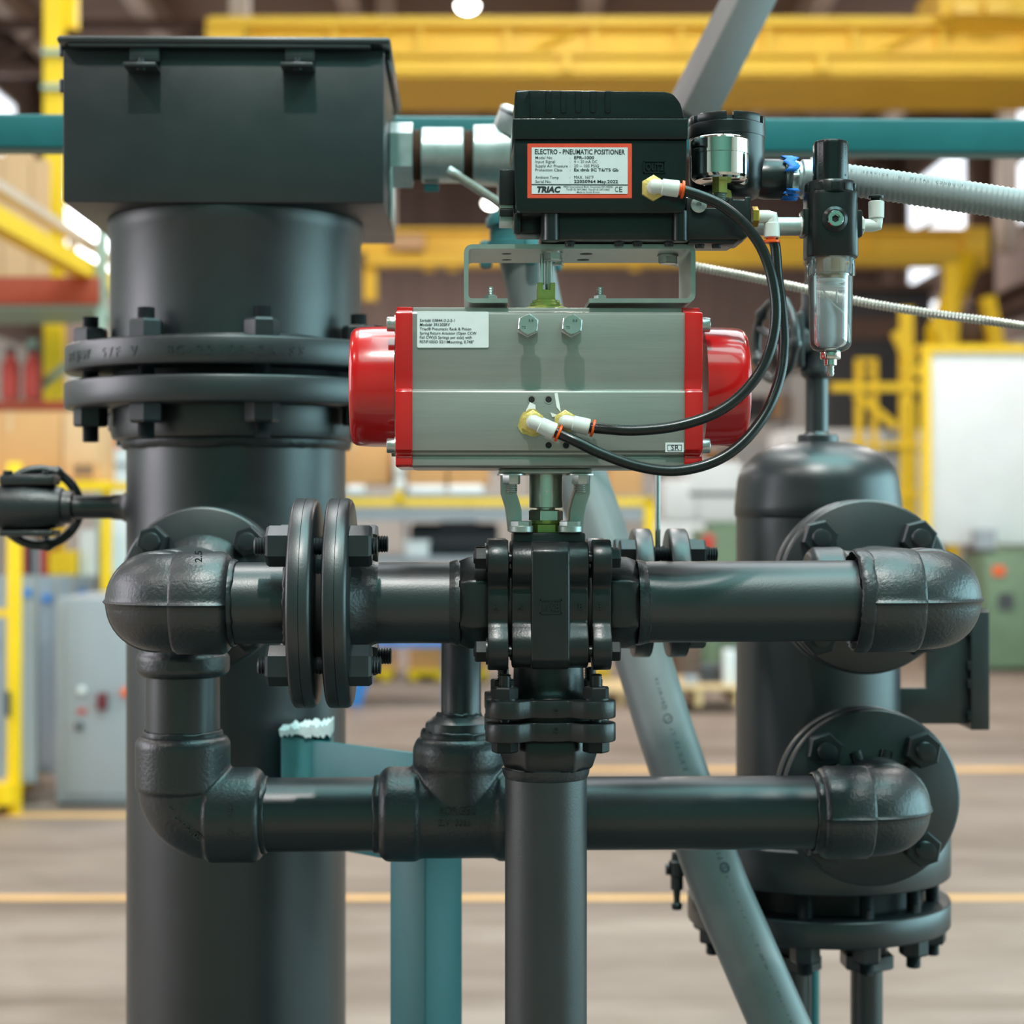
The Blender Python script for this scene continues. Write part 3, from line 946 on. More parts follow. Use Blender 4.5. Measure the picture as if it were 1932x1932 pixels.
# forged tee
LT = xt1 - xt0
xb = lw(866, 1535).x
bm = nb(); lathe(bm, V((xt0, YL, ZL)), X_, [(0, 0.052), (0.005, 0.058), (0.010, 0.0615), (0.048, 0.0615), (0.053, 0.0575), (LT - 0.053, 0.0575), (LT - 0.048, 0.0615), (LT - 0.01, 0.0615), (LT, 0.052)], 56)
zt1 = lw(866, 1388).z - ZL
lathe(bm, V((xb, YL, ZL)), Z_, [(0, 0.057), (0.058, 0.0575), (0.066, 0.0605), (zt1 - 0.016, 0.0605), (zt1 - 0.005, 0.056), (zt1, 0.05)], 56)
te = forge(part('tee', bm, PAINT_C, t, sharp=50))
bm = nb()
p = lw(830, 1525); p.y = YL - 0.0566; text_bm(bm, 'FORGED', p, X_, Z_, 0.0105, width=70 * kL, ext=0.0024, bold=0.008)
p = lw(828, 1545); p.y = YL - 0.0568; text_bm(bm, 'Z.V  3355', p, X_, Z_, 0.0085, width=60 * kL, ext=0.0022, bold=0.004)
part('raised_lettering', bm, WELD, te)
zb1 = lw(866, 1362).z
bm = nb(); lathe(bm, V((xb, YL, ZL + zt1 - 0.004)), Z_, [(0, 0.044), (zb1 - ZL - zt1, 0.044), (zb1 - ZL - zt1 + 0.004, 0.043), (zb1 - ZL - zt1 + 0.012, 0.032)], 48); part('reducing_bushing', bm, PAINT, t)
bm = nb(); weld_bm(bm, V((xb, YL, zb1 + 0.006)), Z_, 0.029, 0.006, 31, 48); part('weld_bead', bm, WELD, t)
bm = nb(); weld_bm(bm, V((xb, YL, ZL + zt1)), Z_, 0.049, 0.0065, 33, 64); part('weld_bead', bm, WELD, t)
bm = nb(); weld_bm(bm, V((xt0, YL, ZL)), X_, rp + 0.002, 0.006, 35); part('weld_bead', bm, WELD, t)
ER = V((XR, YL, ZL)); ER0 = V((XR, 0, ZL))
bm = nb(); cyl(bm, V((xt1 - 0.02, YL, ZL)), ER - X_ * 0.085, rp, 48); part('right_pipe', bm, PAINT, t)
YR2 = 0.375
bm = nb(); elbow_bm(bm, ER, -X_, Y_, total=0.098, hub=0.062, seam=0.045); part('elbow', bm, PAINT_C, t, sharp=50)
bm = nb(); weld_bm(bm, ER - X_ * 0.098, X_, rp + 0.004, 0.007, 41); part('weld_bead', bm, WELD, t)
bm = nb(); cyl(bm, ER + Y_ * 0.085, ER0 + Y_ * (YR2 - 0.02), rp, 40); part('outlet_pipe', bm, PAINT, t)
RN2 = 167 * K(1640, YR2)
bm = nb(); flange_bm(bm, ER0 + Y_ * (YR2 - 0.022), ER0 + Y_ * YR2, RN2); part('vessel_flange', bm, PAINT, t)
NN2 = nut_me(0.0255, 0.021)
for sx in (-1, 1):
    for sz in (-1, 1):
        p = ER0 + V((sx * RN2 * 0.55, YR2 - 0.022, sz * RN2 * 0.55))
        inst('nut', NN2, t, p, -Y_, V((0.2, 0, 1)))
        inst('stud', SN, t, p + Y_ * 0.067, -Y_)
bm = nb()
for a in (-0.35, 0.3, 0.9, -0.9):
    d = V((math.sin(a), 0, math.cos(a)))
    cyl(bm, ER0 + Y_ * (YR2 - 0.026) + d * 0.048, ER0 + Y_ * (YR2 - 0.022) + d * 0.068, 0.009, 12)
part('weld_lumps', bm, WELD, t)

# ---- upper right run
t = thing('upper_pipe_run', 'thick charcoal pipe from the valve to a large elbow at the upper right', 'pipe', V((XR - 0.2, 0, ZU)))
xv = W(1203, 1137, 0).x
EU = V((XR, 0, ZU + 0.002))
bm = nb(); cyl(bm, V((xv, 0, ZU + 0.0005)), EU - X_ * 0.08, rp, 64); part('pipe', bm, PAINT, t)
bm = nb(); elbow_bm(bm, EU, -X_, Y_, total=0.094, hub=0.063, seam=0.05, rh=0.0612, r=0.0585); part('elbow', bm, PAINT_C, t, sharp=50)
bm = nb(); weld_bm(bm, EU - X_ * 0.093, X_, rp + 0.0115, 0.0085, 51, 80, 0.3); part('weld_bead', bm, WELD, t)
bm = nb(); weld_bm(bm, V((xv + 0.009, 0, ZU)), X_, rp + 0.0005, 0.003, 52); part('weld_bead', bm, WELD, t)
YR1 = 0.405
bm = nb(); cyl(bm, EU + Y_ * 0.08, EU + Y_ * (YR1 - 0.02), rp, 40); part('outlet_pipe', bm, PAINT, t)
YM = 0.26
bm = nb(); cyl(bm, V((XR, YM - 0.09, ZU)), V((XR, YM + 0.09, ZU)), 0.0605, 40, ch=0.008)
lathe(bm, V((XR, YM, ZU)), -X_, [(0, 0.055), (0.06, 0.0555), (0.064, 0.0605), (0.10, 0.0605), (0.108, 0.052)], 40)
forge(part('tee', bm, PAINT_C, t, sharp=45))
RN1 = 164 * K(1630, YR1)
bm = nb(); flange_bm(bm, EU + Y_ * (YR1 - 0.022), EU + Y_ * YR1, RN1); part('vessel_flange', bm, PAINT, t)
for sx in (-1, 1):
    for sz in (-1, 1):
        p = EU + V((sx * RN1 * 0.565, YR1 - 0.022, sz * RN1 * 0.565))
        inst('nut', NN2, t, p, -Y_, V((0.3, 0, 1)))
        inst('stud', SN, t, p + Y_ * 0.07, -Y_)

# ---- middle flange pair on a bypass pipe behind the valve
kM = K(1250, YM)
t = thing('bypass_pipe', 'thin charcoal bypass pipe with a pair of light flanges behind the right valve hub', 'pipe', W(1250, 1120, YM))
ZM = ZU
def mx(px): return V((W(px, 1120, YM).x, YM, ZM))
xq = lw(870, 1200).x
bm = nb(); cyl(bm, mx(1180), V((XR - 0.10, YM, ZM)), 0.03, 32); part('right_pipe', bm, PAINT, t)
bm = nb(); cyl(bm, V((xq + 0.03, YM, ZM)), mx(1200), 0.03, 32); part('left_pipe', bm, PAINT, t)
ZE = V((xq, YM, ZM))
bm = nb(); elbow_bm(bm, ZE, X_, -Z_, total=0.06, hub=0.03, Rb=0.025, rh=0.037, r=0.034, seam=0.0); part('elbow', bm, PAINT_C, t, sharp=50)
bm = nb(); tube(bm, [ZE - Z_ * 0.04, V((xq, YM - 0.012, ZM - 0.10)), V((xq, YL, zb1 + 0.03)), V((xq, YL, zb1))], 0.0262, 32); part('drop_pipe', bm, PAINT, t)
RM = 123 * kM * 0.985
for a, b in ((1192, 1226), (1258, 1293)):
    bm = nb(); flange_bm(bm, mx(a), mx(b), RM, ch=0.002); part('flange', bm, PAINT, t)
NM = nut_me(0.019, 0.021); SM = stud_me(0.0095, (mx(1345) - mx(1165)).x)
for s in (-1, 1):
    for s2 in (-1, 1):
        o = V((0, s * RM * 0.5, s2 * RM * 0.61))
        inst('nut', NM, t, mx(1293) + o, X_, V((0, -1, 0.4)))
        inst('nut', NM, t, mx(1192) + o, -X_, V((0, -1, 0.4)))
        inst('stud', SM, t, mx(1165) + o, X_)
bm = nb(); p = mx(1241); cyl(bm, p + Z_ * 0.028, V((p.x, YM, W(1240, 800, YM).z)), 0.0035, 14); part('sensing_tube', bm, STAIN, t, label='thin stainless tube rising between the flanges')

# ---- stub between the left flange pair and the valve
t = thing('flanged_stub', 'short charcoal pipe with a big flange joined to the left of the valve', 'pipe', FX(x4))
bm = nb(); lathe(bm, FX(x3), X_, [(0, RFL - 0.004), (0.002, RFL - 0.001), (0.004, RFL), (0.0145, RFL), (0.0148, RFL - 0.0006), (0.0152, RFL), (x4 - x3 - 0.006, RFL), (x4 - x3 - 0.002, RFL - 0.002), (x4 - x3, RFL - 0.006)], 96); part('flange', bm, PAINT, t)
bm = nb(); lathe(bm, FX(x4), X_, [(0, 0.064), (0.006, 0.060), (0.016, 0.053), (0.026, 0.0485), (0.03, 0.0478)], 48); part('weld_neck', bm, WELD, t)
bm = nb(); cyl(bm, FX(x4), FX(W(868, 1137, 0).x), rp, 48); part('pipe', bm, PAINT, t)
NF, SF = nut_me(0.0235, 0.0255), stud_me(0.0105, W(722, 0, 0).x - W(496, 0, 0).x)
for sy in (-1, 1):
    for sz in (-1, 1):
        o = V((0, sy * 0.068, sz * 0.068))
        inst('nut', NF, t, FX(x1) + o, -X_, V((0, -1, 0.62)))
        inst('nut', NF, t, FX(x4) + o, X_, V((0, -1, 0.62)))
        dx = (0.0 if sz > 0 else 0.004) + (0.006 if sy > 0 else 0)
        inst('stud', SF, t, FX(W(492, 0, 0).x + dx) + o, X_)

# ---------------------------------------------------------------- three-piece valve
def vx(px): return W(px, 1137, 0).x
kV = K(1033, 0)
xa, xbv = vx(962), vx(1105)
ZV = ZU
xc = vx(1030)
t = thing('ball_valve', 'black three-way ball valve with bolted lobed flanges in the centre', 'valve', V((xc, 0, ZV - 0.08)))
def lobeX(bm, px0, px1, R0, d, rho, rot=PI / 4):
    L = lobed(R0, d, rho, rot=rot)
    return prism(bm, [V((vx(px0), a, ZV + b)) for a, b in L], X_ * (vx(px1) - vx(px0)))
def lobeZ(bm, z0, z1, R0, d, rho, cx, rot=PI / 4):
    L = lobed(R0, d, rho, rot=rot)
    return prism(bm, [V((cx + a, b, z0)) for a, b in L], Z_ * (z1 - z0))
for px0, px1, ch, xx in ((919, 957, 'A', 938), (1111, 1146, 'B', 1128)):
    bm = nb(); lobeX(bm, px0, px1, 0.060, 0.069, 0.0265); ep = part('end_flange', bm, VALVE, t, bevel=0.002, sharp=30)
    bm = nb(); p = W(xx - 4, 1144, 0); p.y = -0.0605; text_bm(bm, ch, p, X_, Z_, 0.007, ext=0.0012, bold=0.02, align='CENTER'); part('raised_letter', bm, VALVE, ep)
bm = nb(); lobeX(bm, 963, 1104, 0.060, 0.0665, 0.026); bd = part('body', bm, VALVE, t, bevel=0.003, sharp=30)
bm = nb(); prism(bm, [V((vx(998), y, z)) for y, z in ((-0.0738, ZV - 0.062), (-0.0738, ZV + 0.062), (-0.062, ZV + 0.0735), (0.02, ZV + 0.0735), (0.02, ZV - 0.0735), (-0.062, ZV - 0.0735))], X_ * (vx(1069) - vx(998))); part('front_boss', bm, VALVE, bd, bevel=0.003)
bm = nb(); bo = (W(1014, 1151, 0), W(1054, 1125, 0))
y = -0.0740
for a, b in (((bo[0].x, bo[0].z), (bo[1].x, bo[0].z + 0.0012)), ((bo[0].x, bo[1].z - 0.0012), (bo[1].x, bo[1].z)), ((bo[0].x, bo[0].z), (bo[0].x + 0.0012, bo[1].z)), ((bo[1].x - 0.0012, bo[0].z), (bo[1].x, bo[1].z))):
    box(bm, (a[0], y - 0.001, a[1]), (b[0], y + 0.001, b[1]))
part('mark_border', bm, VALVE, bd); bm = nb()
p = V((bo[0].x + 0.003, y, bo[0].z + 0.0035)); text_bm(bm, 'WCB', p, X_, Z_, 0.009, width=bo[1].x - bo[0].x - 0.006, ext=0.0012, bold=0.015); part('raised_mark', bm, VALVE, bd)
for xx, ch in ((978, 'A'), (1090, 'B')):
    bm = nb(); p = W(xx, 1144, 0); p.y = -0.0602; text_bm(bm, ch, p, X_, Z_, 0.007, ext=0.0012, bold=0.02, align='CENTER'); part('raised_letter', bm, VALVE, bd)
bm = nb(); cyl(bm, V((vx(955), 0, ZV)), V((vx(1113), 0, ZV)), 0.055, 48); part('seal_ring', bm, HOLE, t)
# hexagonal pipe hubs
for px0, px1, sgn in ((921, 863, -1), (1144, 1204, 1)):
    bm = nb()
    x_, y_, z_ = frame(X_ * sgn, Z_)
    L = abs(vx(px1) - vx(px0)); prev = None
    for hh, s in ((0, 1), (L * 0.62, 1), (L * 0.9, 0.93), (L, 0.88)):
        cur = ring(bm, [V((vx(px0) + sgn * hh, 0, ZV)) + 0.055 * s * (math.cos(PI / 3 * k) * x_ + math.sin(PI / 3 * k) * y_) for k in range(6)])
        if prev: bridge(bm, prev, cur)
        else: bm.faces.new(cur)
        prev = cur
    bm.faces.new(prev); part('hex_hub', bm, VALVE, t, bevel=0.0035)
    bm = nb(); lathe(bm, V((vx(px1) - sgn * 0.002, 0, ZV)), X_ * sgn, [(0, 0.0505), (0.003, 0.0505), (0.006, rp + 0.002), (0.011, rp + 0.0004)], 48); part('weld_fillet', bm, WELD, t)
NV = nut_me(0.0135, 0.0125); WV = nut_me(0.0125, 0.011)
NV.materials[0] = NUTD; WV.materials[0] = NUTD
SV = stud_me(0.007, vx(1116) - vx(891), VALVE)
bm = nb(); cyl(bm, V((0, 0, 0)), V((0, 0, 0.002)), 0.0155, 20); WS = mesh_of(bm, VALVE, centre=False)[0]
for sy in (-1, 1):
    for sz in (-1, 1):
        o = V((0, sy * 0.050, sz * 0.0535))
        q = V((vx(919), 0, ZV)) + o
        inst('washer', WS, t, q, -X_)
        inst('nut', NV, t, q - X_ * 0.002, -X_, V((0, -1, 0)))
        inst('stud', SV, t, V((vx(893), 0, ZV)) + o, X_)
        inst('bolt_head', WV, t, V((vx(1146), 0, ZV)) + o, X_, V((0, -1, 0.0)))
# top pad, stem and gland
ztp = W(1030, 1004, 0).z
bm = nb(); box(bm, (vx(966), -0.048, ZV + 0.06), (vx(1100), 0.048, ztp)); part('mounting_pad', bm, VALVE, t, bevel=0.003)
sc = V((vx(1030), 0, 0))
bm = nb(); nut_bm(bm, sc + Z_ * ztp, Z_, 0.0205, 0.010, V((1, 0.0, 0))); part('gland_nut', bm, OLIVE, t)
bm = nb(); cyl(bm, sc + Z_ * (ztp + 0.010), sc + Z_ * (ztp + 0.014), 0.018, 24); part('spring_washer', bm, OLIVE, t)
bm = nb(); nut_bm(bm, sc + Z_ * (ztp + 0.014), Z_, 0.0205, 0.0125, V((1, 0.15, 0))); part('stem_nut', bm, BRUSH, t)
bm = nb(); cyl(bm, sc + Z_ * (ztp + 0.02), sc + Z_ * (ztp + 0.05), 0.011, 20); part('stem', bm, BRUSH, t)
# bottom port
zf0, zf1, zf2, zf3 = W(1033, 1388, 0).z, W(1033, 1353, 0).z, W(1033, 1345, 0).z, W(1033, 1312, 0).z
cb = V((vx(1035), 0, 0))
zq = ZV - 0.068
bm = nb(); lathe(bm, cb + Z_ * zq, -Z_, [(-0.01, 0.041), (0.006, 0.041), (zq - zf3 - 0.01, 0.042), (zq - zf3 - 0.002, 0.048), (zq - zf3 + 0.002, 0.052)], 48); part('bottom_neck', bm, VALVE, t)
for z0, z1, nm, py in ((zf2, zf3, 'port_flange', 1334), (zf0, zf1, 'lower_port_flange', 1369)):
    bm = nb(); lobeZ(bm, z0, z1, 0.062, 0.069, 0.0265, cb.x); ep = part(nm, bm, VALVE, t, bevel=0.002, sharp=30)
    bm = nb(); p = W(1043, py, 0); p.y = -0.0622; text_bm(bm, 'C', p, X_, Z_, 0.006, ext=0.0012, bold=0.02, align='CENTER'); part('raised_letter', bm, VALVE, ep)
bm = nb(); cyl(bm, cb + Z_ * (zf1 - 0.001), cb + Z_ * (zf2 + 0.001), 0.056, 40); part('seal_ring', bm, HOLE, t)
SV2 = stud_me(0.0072, 0.078, VALVE)
NV2 = nut_me(0.0155, 0.013); NV2.materials[0] = NUTD
for sx in (-1, 1):
    for sy in (-1, 1):
        o = V((sx * 0.0525, sy * 0.0495, 0))
        inst('washer', WS, t, cb + o + Z_ * zf3, Z_)
        inst('nut', NV2, t, cb + o + Z_ * (zf3 + 0.002), Z_, V((1, 0.2 * sx, 0)))
        inst('bolt_head', NV2, t, cb + o + Z_ * zf0, -Z_, V((1, 0.1 * sy, 0)))
        inst('stud', SV2, t, cb + o + Z_ * (zf0 - 0.001), Z_)
zh = W(1033, 1452, 0).z
bm = nb()
prev = None; L = zf0 - zh
for hh, s in ((0, 1), (L * 0.55, 1), (L * 0.9, 0.92), (L, 0.87)):
    cur = ring(bm, [cb + V((0, 0, zf0 - hh)) + 0.058 * s * V((math.cos(PI / 3 * k), math.sin(PI / 3 * k), 0)) for k in range(6)])
    if prev: bridge(bm, prev, cur)
    else: bm.faces.new(cur)
    prev = cur
bm.faces.new(prev); part('bottom_hex_hub', bm, VALVE, t, bevel=0.004)
t = thing('drop_pipe', 'vertical charcoal pipe dropping from the bottom of the valve to the floor', 'pipe', V((vx(1030), 0, 0)))
bm = nb(); cyl(bm, V((vx(1030), 0, 0)), V((vx(1030), 0, zh + 0.004)), 77.3 * kV, 64); part('pipe', bm, PAINT, t)
bm = nb(); lathe(bm, V((vx(1030), 0, zh + 0.003)), -Z_, [(0, 0.052), (0.003, 0.0515), (0.007, rp + 0.003), (0.012, rp + 0.0006)], 48); part('weld_fillet', bm, WELD, t)
bm = nb(); lathe(bm, V((vx(1030), 0, 0)), Z_, [(0, 0.09), (0.014, 0.09), (0.016, 0.088)], 48); part('foot_flange', bm, PAINT, t)

# ---------------------------------------------------------------- actuator and its brackets
YA = -0.085
def az(py): return W(1030, py, YA).z
def axx(px): return W(px, 730, YA).x
prof = [(-0.055, 575), (-0.055, 583), (-0.079, 588), (-0.0835, 592), (-0.0848, 640), (-0.0835, 682), (-0.0805, 715), (-0.0795, 735), (-0.0845, 738), (-0.0852, 742), (-0.0852, 850), (-0.078, 853), (-0.077, 858), (-0.0795, 862), (-0.0798, 878), (-0.075, 882)]
zmid = (az(575) + az(882)) / 2
P2 = [(y, az(py)) for y, py in prof] + [(-y, az(py)) for y, py in reversed(prof)]
t = thing('pneumatic_actuator', 'grey pneumatic actuator with red end caps above the central valve', 'actuator', V((axx(1033), 0, az(882))))
bm = nb(); prism(bm, [V((axx(777), y, z)) for y, z in P2], X_ * (axx(1293) - axx(777))); part('body', bm, ALU, t, bevel=0.0008, sharp=30)
for px0, px1 in ((746, 778), (1292, 1326)):
    bm = nb(); q = []
    for y, z in P2:
        q.append((y * 1.02 + (0.0008 if y > 0 else -0.0008), zmid + (z - zmid) * 1.0))
    prism(bm, [V((axx(px0), y, z + 0.0005)) for y, z in q], X_ * (axx(px1) - axx(px0))); part('end_plate', bm, RED, t, bevel=0.002, sharp=30)
def a0x(px): return W(px, 730, 0).x
ka0 = K(1033, 0)
zcap = W(700, 730, 0).z
for px0, px1, nm in ((748, 664, 'left'), (1322, 1403, 'right')):
    s = 1 if px1 > px0 else -1
    L = abs(a0x(px1) - a0x(px0))
    r = 113.5 * ka0
    bm = nb(); lathe(bm, V((a0x(px0), 0, zcap)), X_ * s, [(0, r * 1.0), (L * 0.5, r * 0.995), (L - 0.012, r * 0.985), (L - 0.006, r * 0.972), (L - 0.002, r * 0.94), (L, r * 0.90), (L, 0)], 96); part('end_cap', bm, RED, t, sharp=50)
bm = nb(); lathe(bm, V((0, 0, 0)), Z_, [(0, 0.0085), (0.008, 0.0085), (0.009, 0.0078), (0.009, 0.0045), (0.004, 0.0045), (0.004, 0)], 24); CS = mesh_of(bm, STEEL, centre=False)[0]
bm = nb(); cyl(bm, V((0, 0, 0)), V((0, 0, 0.0015)), 0.0105, 24); CW = mesh_of(bm, STEEL, centre=False)[0]
for px, s in ((746, -1), (1326, 1)):
    for py in (609, 840):
        for y in (-0.066, 0.066):
            p = V((axx(px) , y, az(py)))
            inst('washer', CW, t, p, X_ * s)
            inst('cap_screw', CS, t, p + X_ * s * 0.0015, X_ * s)
# travel stop bolts
for px in (995, 1077):
    p = W(px, 617, YA); p.y = -0.0845
    bm = nb(); nut_bm(bm, p, -Y_, 0.0125, 0.007, Z_); sb = part('lock_nut', bm, STEEL, t)
    bm = nb(); cyl(bm, p - Y_ * 0.006, p - Y_ * 0.022, 0.0065, 20); part('bolt_shank', bm, STEEL, sb)
    bm = nb(); nut_bm(bm, p - Y_ * 0.021, -Y_, 0.0125, 0.0085, Z_ + X_ * 0.1); part('bolt_head', bm, STEEL, sb)
    bm = nb(); q = p - Y_ * 0.0297
    for a, s in ((0.9, '8.8'), (3.8, 'TS')):
        d = V((math.cos(a), 0, math.sin(a)))
        text_bm(bm, s, q + d * 0.0055 - V((0.003, 0, 0.0015)), X_, Z_, 0.003, ext=0.0003, bold=0.02)
    part('head_mark', bm, INKG, sb)
    bm = nb(); lathe(bm, p - Y_ * 0.0294, -Y_, [(0, 0.0104), (0.0002, 0.0103), (0.0002, 0)], 28); part('head_face', bm, STEEL, sb)
for px, py in ((1003, 754), (1035, 754), (1035, 840), (1068, 840)):
    p = W(px, py, YA); p.y = -0.0852
    bm = nb(); lathe(bm, p, -Y_, [(-0.001, 0.0048), (0.0006, 0.0048), (0.0004, 0.0036), (-0.0008, 0.0036)], 24, cap=False); sh = part('screw_hole', bm, ALU, t)
    bm = nb(); lathe(bm, p - Y_ * 0.0003, -Y_, [(0, 0.0037), (0.0001, 0.0)], 20); part('hole', bm, HOLE, sh)
# labels
def label_plate(parent, name, m, x0, y0, x1, y1, yy, YR, th=0.0006, rad=2):
    bm = nb(); pts = rounded([(x0, y0), (x1, y0), (x1, y1), (x0, y1)], rad)
    P = ppx(pts, YR)
    for p in P: p.y = yy
    prism(bm, P, V((0, -th, 0)))
    return part(name, bm, m, parent)
lp = label_plate(t, 'data_label', LABELW, 787, 588, 922, 656, -0.0842, YA, 0.0012, 3)
bm = nb()
for s, py, x1, sh in (('Serial#: 0384413-2-2-1', 607, 858, 0.1), ('Model#: 3R130SRV', 615, 849, 0.1), ('Triac® Pneumatic Rack & Pinion', 623, 889, 0), ('Spring Return Actuator (Open CCW', 631, 899, 0), ('Fail CW)(5 Springs per side) with', 639, 890, 0), ('F07/F10ISO 5211Mounting, 0.748"', 647.5, 894, 0)):
    p = W(792, py, YA); p.y = -0.0858
    text_bm(bm, s, p, X_, Z_, 5.2 * K(850, YA), width=(x1 - 792) * K(850, YA), shear=sh, bold=0.012)
part('lettering', bm, INK, lp)
lp = label_plate(t, 'return_label', LABELW, 1255, 835, 1290, 853, -0.0854, YA, 0.0005, 0.5)
bm = nb(); p = W(1266, 849, YA); p.y = -0.0862
text_bm(bm, 'SR', p, X_, Z_, 9 * K(1270, YA), width=15 * K(1270, YA))
for x0, y0, x1, y1 in ((1259, 839, 1286, 840), (1259, 850, 1286, 851), (1259, 839, 1260, 851), (1285, 839, 1286, 851)):
    a, b = W(x0, y1, YA), W(x1, y0, YA)
    vs = [bm.verts.new((q[0], -0.0862, q[1])) for q in ((a.x, a.z), (b.x, a.z), (b.x, b.z), (a.x, b.z))]; bm.faces.new(vs)
part('lettering', bm, INK, lp)
# pinion disc on the top
pt = W(1030, 575, 0)
zt0 = az(575)
kk0 = K(1030, -0.02)
pd = V((W(1030, 575, -0.02).x, -0.02, zt0))
bm = nb(); lathe(bm, pd, Z_, [(0, 43 * kk0), (0.003, 43 * kk0), (0.004, 38 * kk0), (0.006, 30 * kk0), (0.0085, 30 * kk0), (0.0095, 26 * kk0), (0.012, 26 * kk0)], 48); part('pinion_disc', bm, OLIVE, t)
bm = nb(); prism(bm, [pd + V((a * kk0, -0.011, b)) for a, b in ((-17, 0.010), (17, 0.010), (17, 0.032), (7, 0.032), (7, 0.024), (-6, 0.024), (-6, 0.032), (-17, 0.032))], V((0, 0.022, 0))); part('slotted_pinion', bm, OLIVE, t, bevel=0.0008)

# lower mounting bracket and coupling
t = thing('mounting_bracket', 'grey steel two-legged bracket standing on the valve, holding the actuator', 'bracket', V((vx(1030), 0, ztp)))
zp1, zp0 = az(883), W(1030, 894, -0.05).z
bm = nb(); box(bm, (W(943, 0, -0.055).x, -0.055, zp0), (W(1117, 0, -0.055).x, 0.055, zp1)); part('top_plate', bm, STAIN, t, bevel=0.002)
YG = -0.042
for s in (-1, 1):
    def mxp(p): return (1030 + s * (1030 - p[0]) if s > 0 else p[0], p[1])
    poly = [(946, 893), (970, 893), (972, 922), (980, 946), (984, 962), (985, 996), (998, 996), (998, 1004), (960, 1004), (957, 975), (954, 955), (946, 930)]
    poly = [mxp(p) for p in poly]
    bm = nb(); P = ppx(poly, YG); prism(bm, P, V((0, 0.07, 0))); part('leg', bm, STAIN, t, bevel=0.0012)
    px = mxp((965, 0))[0]
    p = W(px, 894, -0.046)
    bm = nb(); nut_bm(bm, V((p.x, -0.046, zp0)), -Z_, 0.0105, 0.012, V((1, 0.25, 0))); bn = part('nut', bm, STEEL, t)
    bm = nb(); cyl(bm, V((p.x, -0.046, zp0 - 0.0002)), V((p.x, -0.046, zp0 - 0.0018)), 0.0165, 24); part('washer', bm, STEEL, bn)
    bm = nb(); stud_bm(bm, V((p.x, -0.046, zp0 - 0.010)), V((p.x, -0.046, zp0 - 0.0225)), 0.007, 0.0022); part('threaded_end', bm, STEEL, bn)
    px = mxp((984, 0))[0]
    p = W(px, 1000, -0.052)
    bm = nb(); cyl(bm, V((p.x, -0.046, ztp)), V((p.x, -0.046, ztp + 0.008)), 0.0135, 24, ch=0.001); bn = part('spacer', bm, STAIN, t)
    bm = nb(); nut_bm(bm, V((p.x, -0.046, ztp + 0.008)), Z_, 0.0125, 0.0055, V((1, 0.2, 0))); part('bolt_head', bm, STEEL, bn)
t = thing('shaft_coupling', 'brushed steel coupling sleeve between actuator and valve stem', 'coupling', sc + Z_ * (ztp + 0.03))
z0c, z1c = ztp + 0.0285, zp0
bm = nb(); lathe(bm, sc, Z_, [(z0c, 0.0185), (z0c + 0.001, 0.0198), (z1c, 0.0198)], 40); part('sleeve', bm, BRUSH, t)
bm = nb(); lathe(bm, sc + V((0, -0.0195, z0c + 0.018)), -Y_, [(0, 0.003), (0.001, 0.003), (0.001, 0.0015), (0.0002, 0)], 14); part('set_screw', bm, BRUSH, t)

# upper bracket
YU0, YU1 = -0.062, 0.058
t = thing('positioner_bracket', 'bent steel C bracket between the actuator and the dark green positioner', 'bracket', V((W(1093, 0, 0).x, 0, zt0)))
out = strip([(958, 567), (879.5, 567), (879.5, 465), (1308, 465), (1308, 567), (1112, 567)], 8.5, 13)
bm = nb(); prism(bm, ppx(out, YU0), V((0, YU1 - YU0, 0))); part('strap', bm, STAIN, t, sharp=30)
kb = K(1093, YU0)
ztb = W(1093, 469.3, YU0).z
for px, yy in ((955, -0.02), (955, 0.03), (1106, -0.02), (1100, 0.03)):
    p = W(px, 480, yy); p.z = ztb - 0.0002
    bm = nb(); lathe(bm, p, -Z_, [(0, 0.0075), (0.0003, 0.0)], 24); part('hole', bm, HOLE, t)
def hexbolt(parent, p, axis, rc, h, wash=True, m=STEEL):
    bm = nb()
    if wash: cyl(bm, p, p + axis * 0.002, rc * 1.05, 24)
    nut_bm(bm, p + axis * 0.002, axis, rc, h, V((1, 0.25, 0)) if abs(axis.z) > 0.5 else Z_)
    return part('bolt', bm, m, parent)
p = W(1260, 490, -0.01); p.z = ztb; hexbolt(t, p, -Z_, 0.0118, 0.008)
p = W(1043, 475, -0.035); p.z = ztb; hexbolt(t, p, -Z_, 0.0108, 0.008)
p = W(1050, 475, 0.02); p.z = ztb; hexbolt(t, p, -Z_, 0.0085, 0.006)
for px in (926, 1132):
    zf = W(px, 563, YU0).z
    p = W(px, 560, -0.045); p.z = zf
    bm = nb(); nut_bm(bm, p, Z_, 0.0075, 0.0055, V((1, 0.2, 0))); cyl(bm, p, p + Z_ * 0.001, 0.0078, 20); nt_ = part('nut', bm, STEEL, t)
    bm = nb(); stud_bm(bm, p + Z_ * 0.005, p + Z_ * 0.0155, 0.0036, 0.0022); part('threaded_end', bm, STEEL, nt_)

